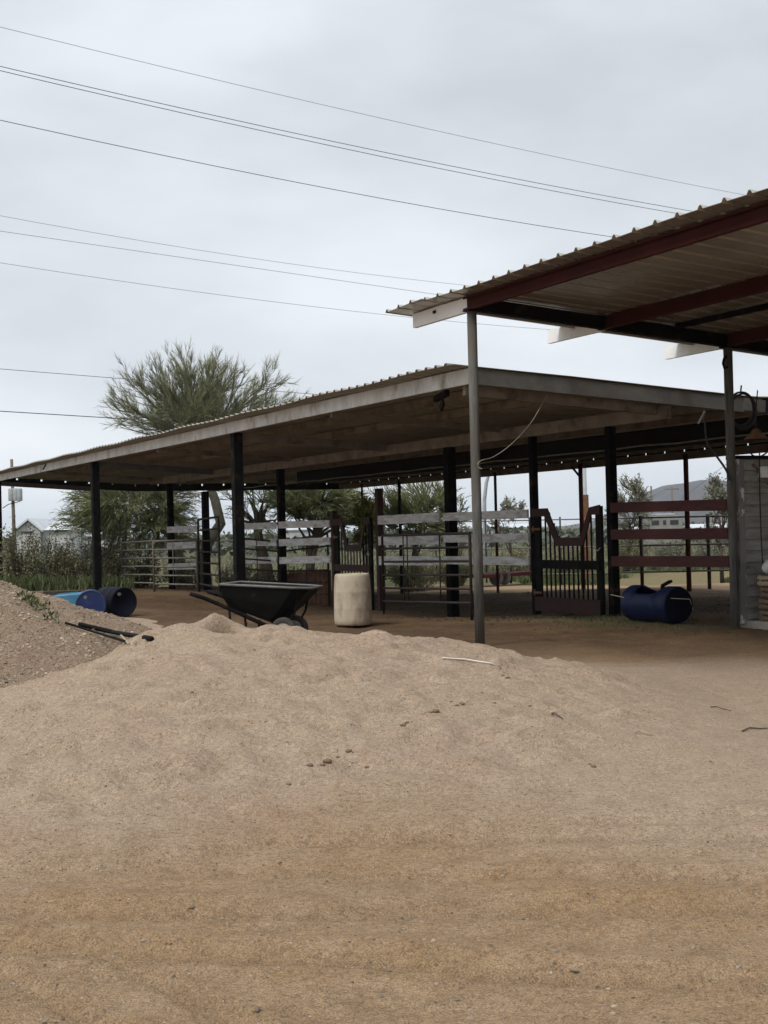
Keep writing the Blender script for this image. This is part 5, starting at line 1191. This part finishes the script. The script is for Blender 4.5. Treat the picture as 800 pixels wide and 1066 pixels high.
# two short posts and a low pipe stack beyond the shed
for (px, w_, m_, lab) in ((554.5, .13, wood_pale, 'short pale timber post beyond the white boards'), (560.5, .10, dark_steel, 'short black post beside the pale timber post')):
    q = gnd(px, 608.5); z_ = at(px, 597, q.y).z; tag(MB().box(Vector((q.x, q.y, (q.z + z_) / 2)), w_, w_, z_ - q.z).build('short_post', m_, None, origin=tuple(q), bevel=.01), lab, 'post')
a, b = at(494, 600, 58), at(546, 596, 60)
ft = thing('flatbed_trailer', Vector(((a.x + b.x) / 2, 59, -.95)), 'low dark red flatbed trailer behind the grey pole', 'trailer')
MB().bar(a, b, 1.6, .14).build('deck', red_steel, ft); MB().bar(b, b + (b - a).normalized() * 1.0 - ZX * .25, .1, .08).build('drawbar', red_steel, ft)
for s in (.4, .55):
    c_ = a.lerp(b, s) - Vector((0, .85, .12)); MB().lathe([(.001, -.08), (.28, -.08), (.30, 0), (.28, .08), (.001, .08)], 18, c_, Vector((0, 1, 0))).build('wheel', tyre_m, ft)

# ------------------------------------------------------------------ overhead wires (parallel spans running away to the right)
wd = Vector((.81, .586, 0))
def wire(y0, x1, y1, Y0, r_, mat, label, xs_=0, sag=.9):
    """from the left edge of the view on to a point past the barn; true straight span with a little sag"""
    a = at(xs_, y0, Y0); d1 = ray(x1, y1); k1 = d1.x / d1.y
    t = (k1 * a.y - a.x) / (wd.x - k1 * wd.y); b = at(x1, y1, a.y + wd.y * t)
    f = (b - a); L_ = f.length; A = a - f * (18 / L_); B = b + f * ((30 if L_ < 25 else 16) / L_); n_ = 24; pts = []
    for i in range(n_ + 1):
        t_ = i / n_; s0 = ((t_ * (B - A).length) - 18) / L_; pts.append(A.lerp(B, t_) - ZX * (sag if L_ > 25 else 0) * 4 * s0 * (1 - s0) * .25)
    tag(MB().tube(pts, r_, 5).build('power_line', mat, None, origin=tuple(a), smooth=True), label, 'power line', 'overhead power lines')
wire(28, 775, 203, 48, .009, wire_grey, 'thin topmost power line across the sky')
wire(69, 727, 221, 46, .0125, wire_m, 'upper line of the close pair of power lines')
wire(73.5, 715, 224, 46.4, .0125, wire_m, 'lower line of the close pair of power lines')
wire(125, 640, 247, 46, .0125, wire_m, 'single dark power line below the close pair')
wire(224.5, 475, 296, 60, .0085, wire_grey, 'upper of the three faint power lines at mid height')
wire(240.5, 430, 303, 58, .0095, wire_grey, 'middle of the three faint power lines at mid height')
wire(273.5, 520, 339, 60, .009, wire_grey, 'lowest of the three faint power lines at mid height')
wire(384, 118, 393.5, 80, .017, wire_grey, 'faint low power line left of the big tree')
wire(428, 130, 436, 72, .022, wire_m, 'dark lowest power line passing the big tree')
wire(527, 727, 506, 170, .03, wire_grey, 'faint far power line crossing the mountain', xs_=700, sag=0)

# ------------------------------------------------------------------ haze in the air
hm = bpy.data.materials.new('air'); hm.use_nodes = True; t = hm.node_tree; t.nodes.clear()
o_ = N(t, 'ShaderNodeOutputMaterial'); pv = N(t, 'ShaderNodeVolumePrincipled'); pv.inputs['Density'].default_value = .00011; pv.inputs['Color'].default_value = (.74, .84, 1.0, 1); pv.inputs['Anisotropy'].default_value = .25
t.links.new(pv.outputs[0], o_.inputs['Volume'])
top_ = max((o.matrix_world @ Vector(c_)).z for o in [bpy.data.objects['mountain']] for c_ in o.bound_box) + 12
mb = MB(); mb.box((0, 2700, (top_ - 4) / 2), 9400, 5700, top_ + 4, Vector((1, 0, 0)), Vector((0, 1, 0)))
hz = mb.build('haze', hm); tag(hz, kind='stuff')
S.cycles.volume_bounces = 1
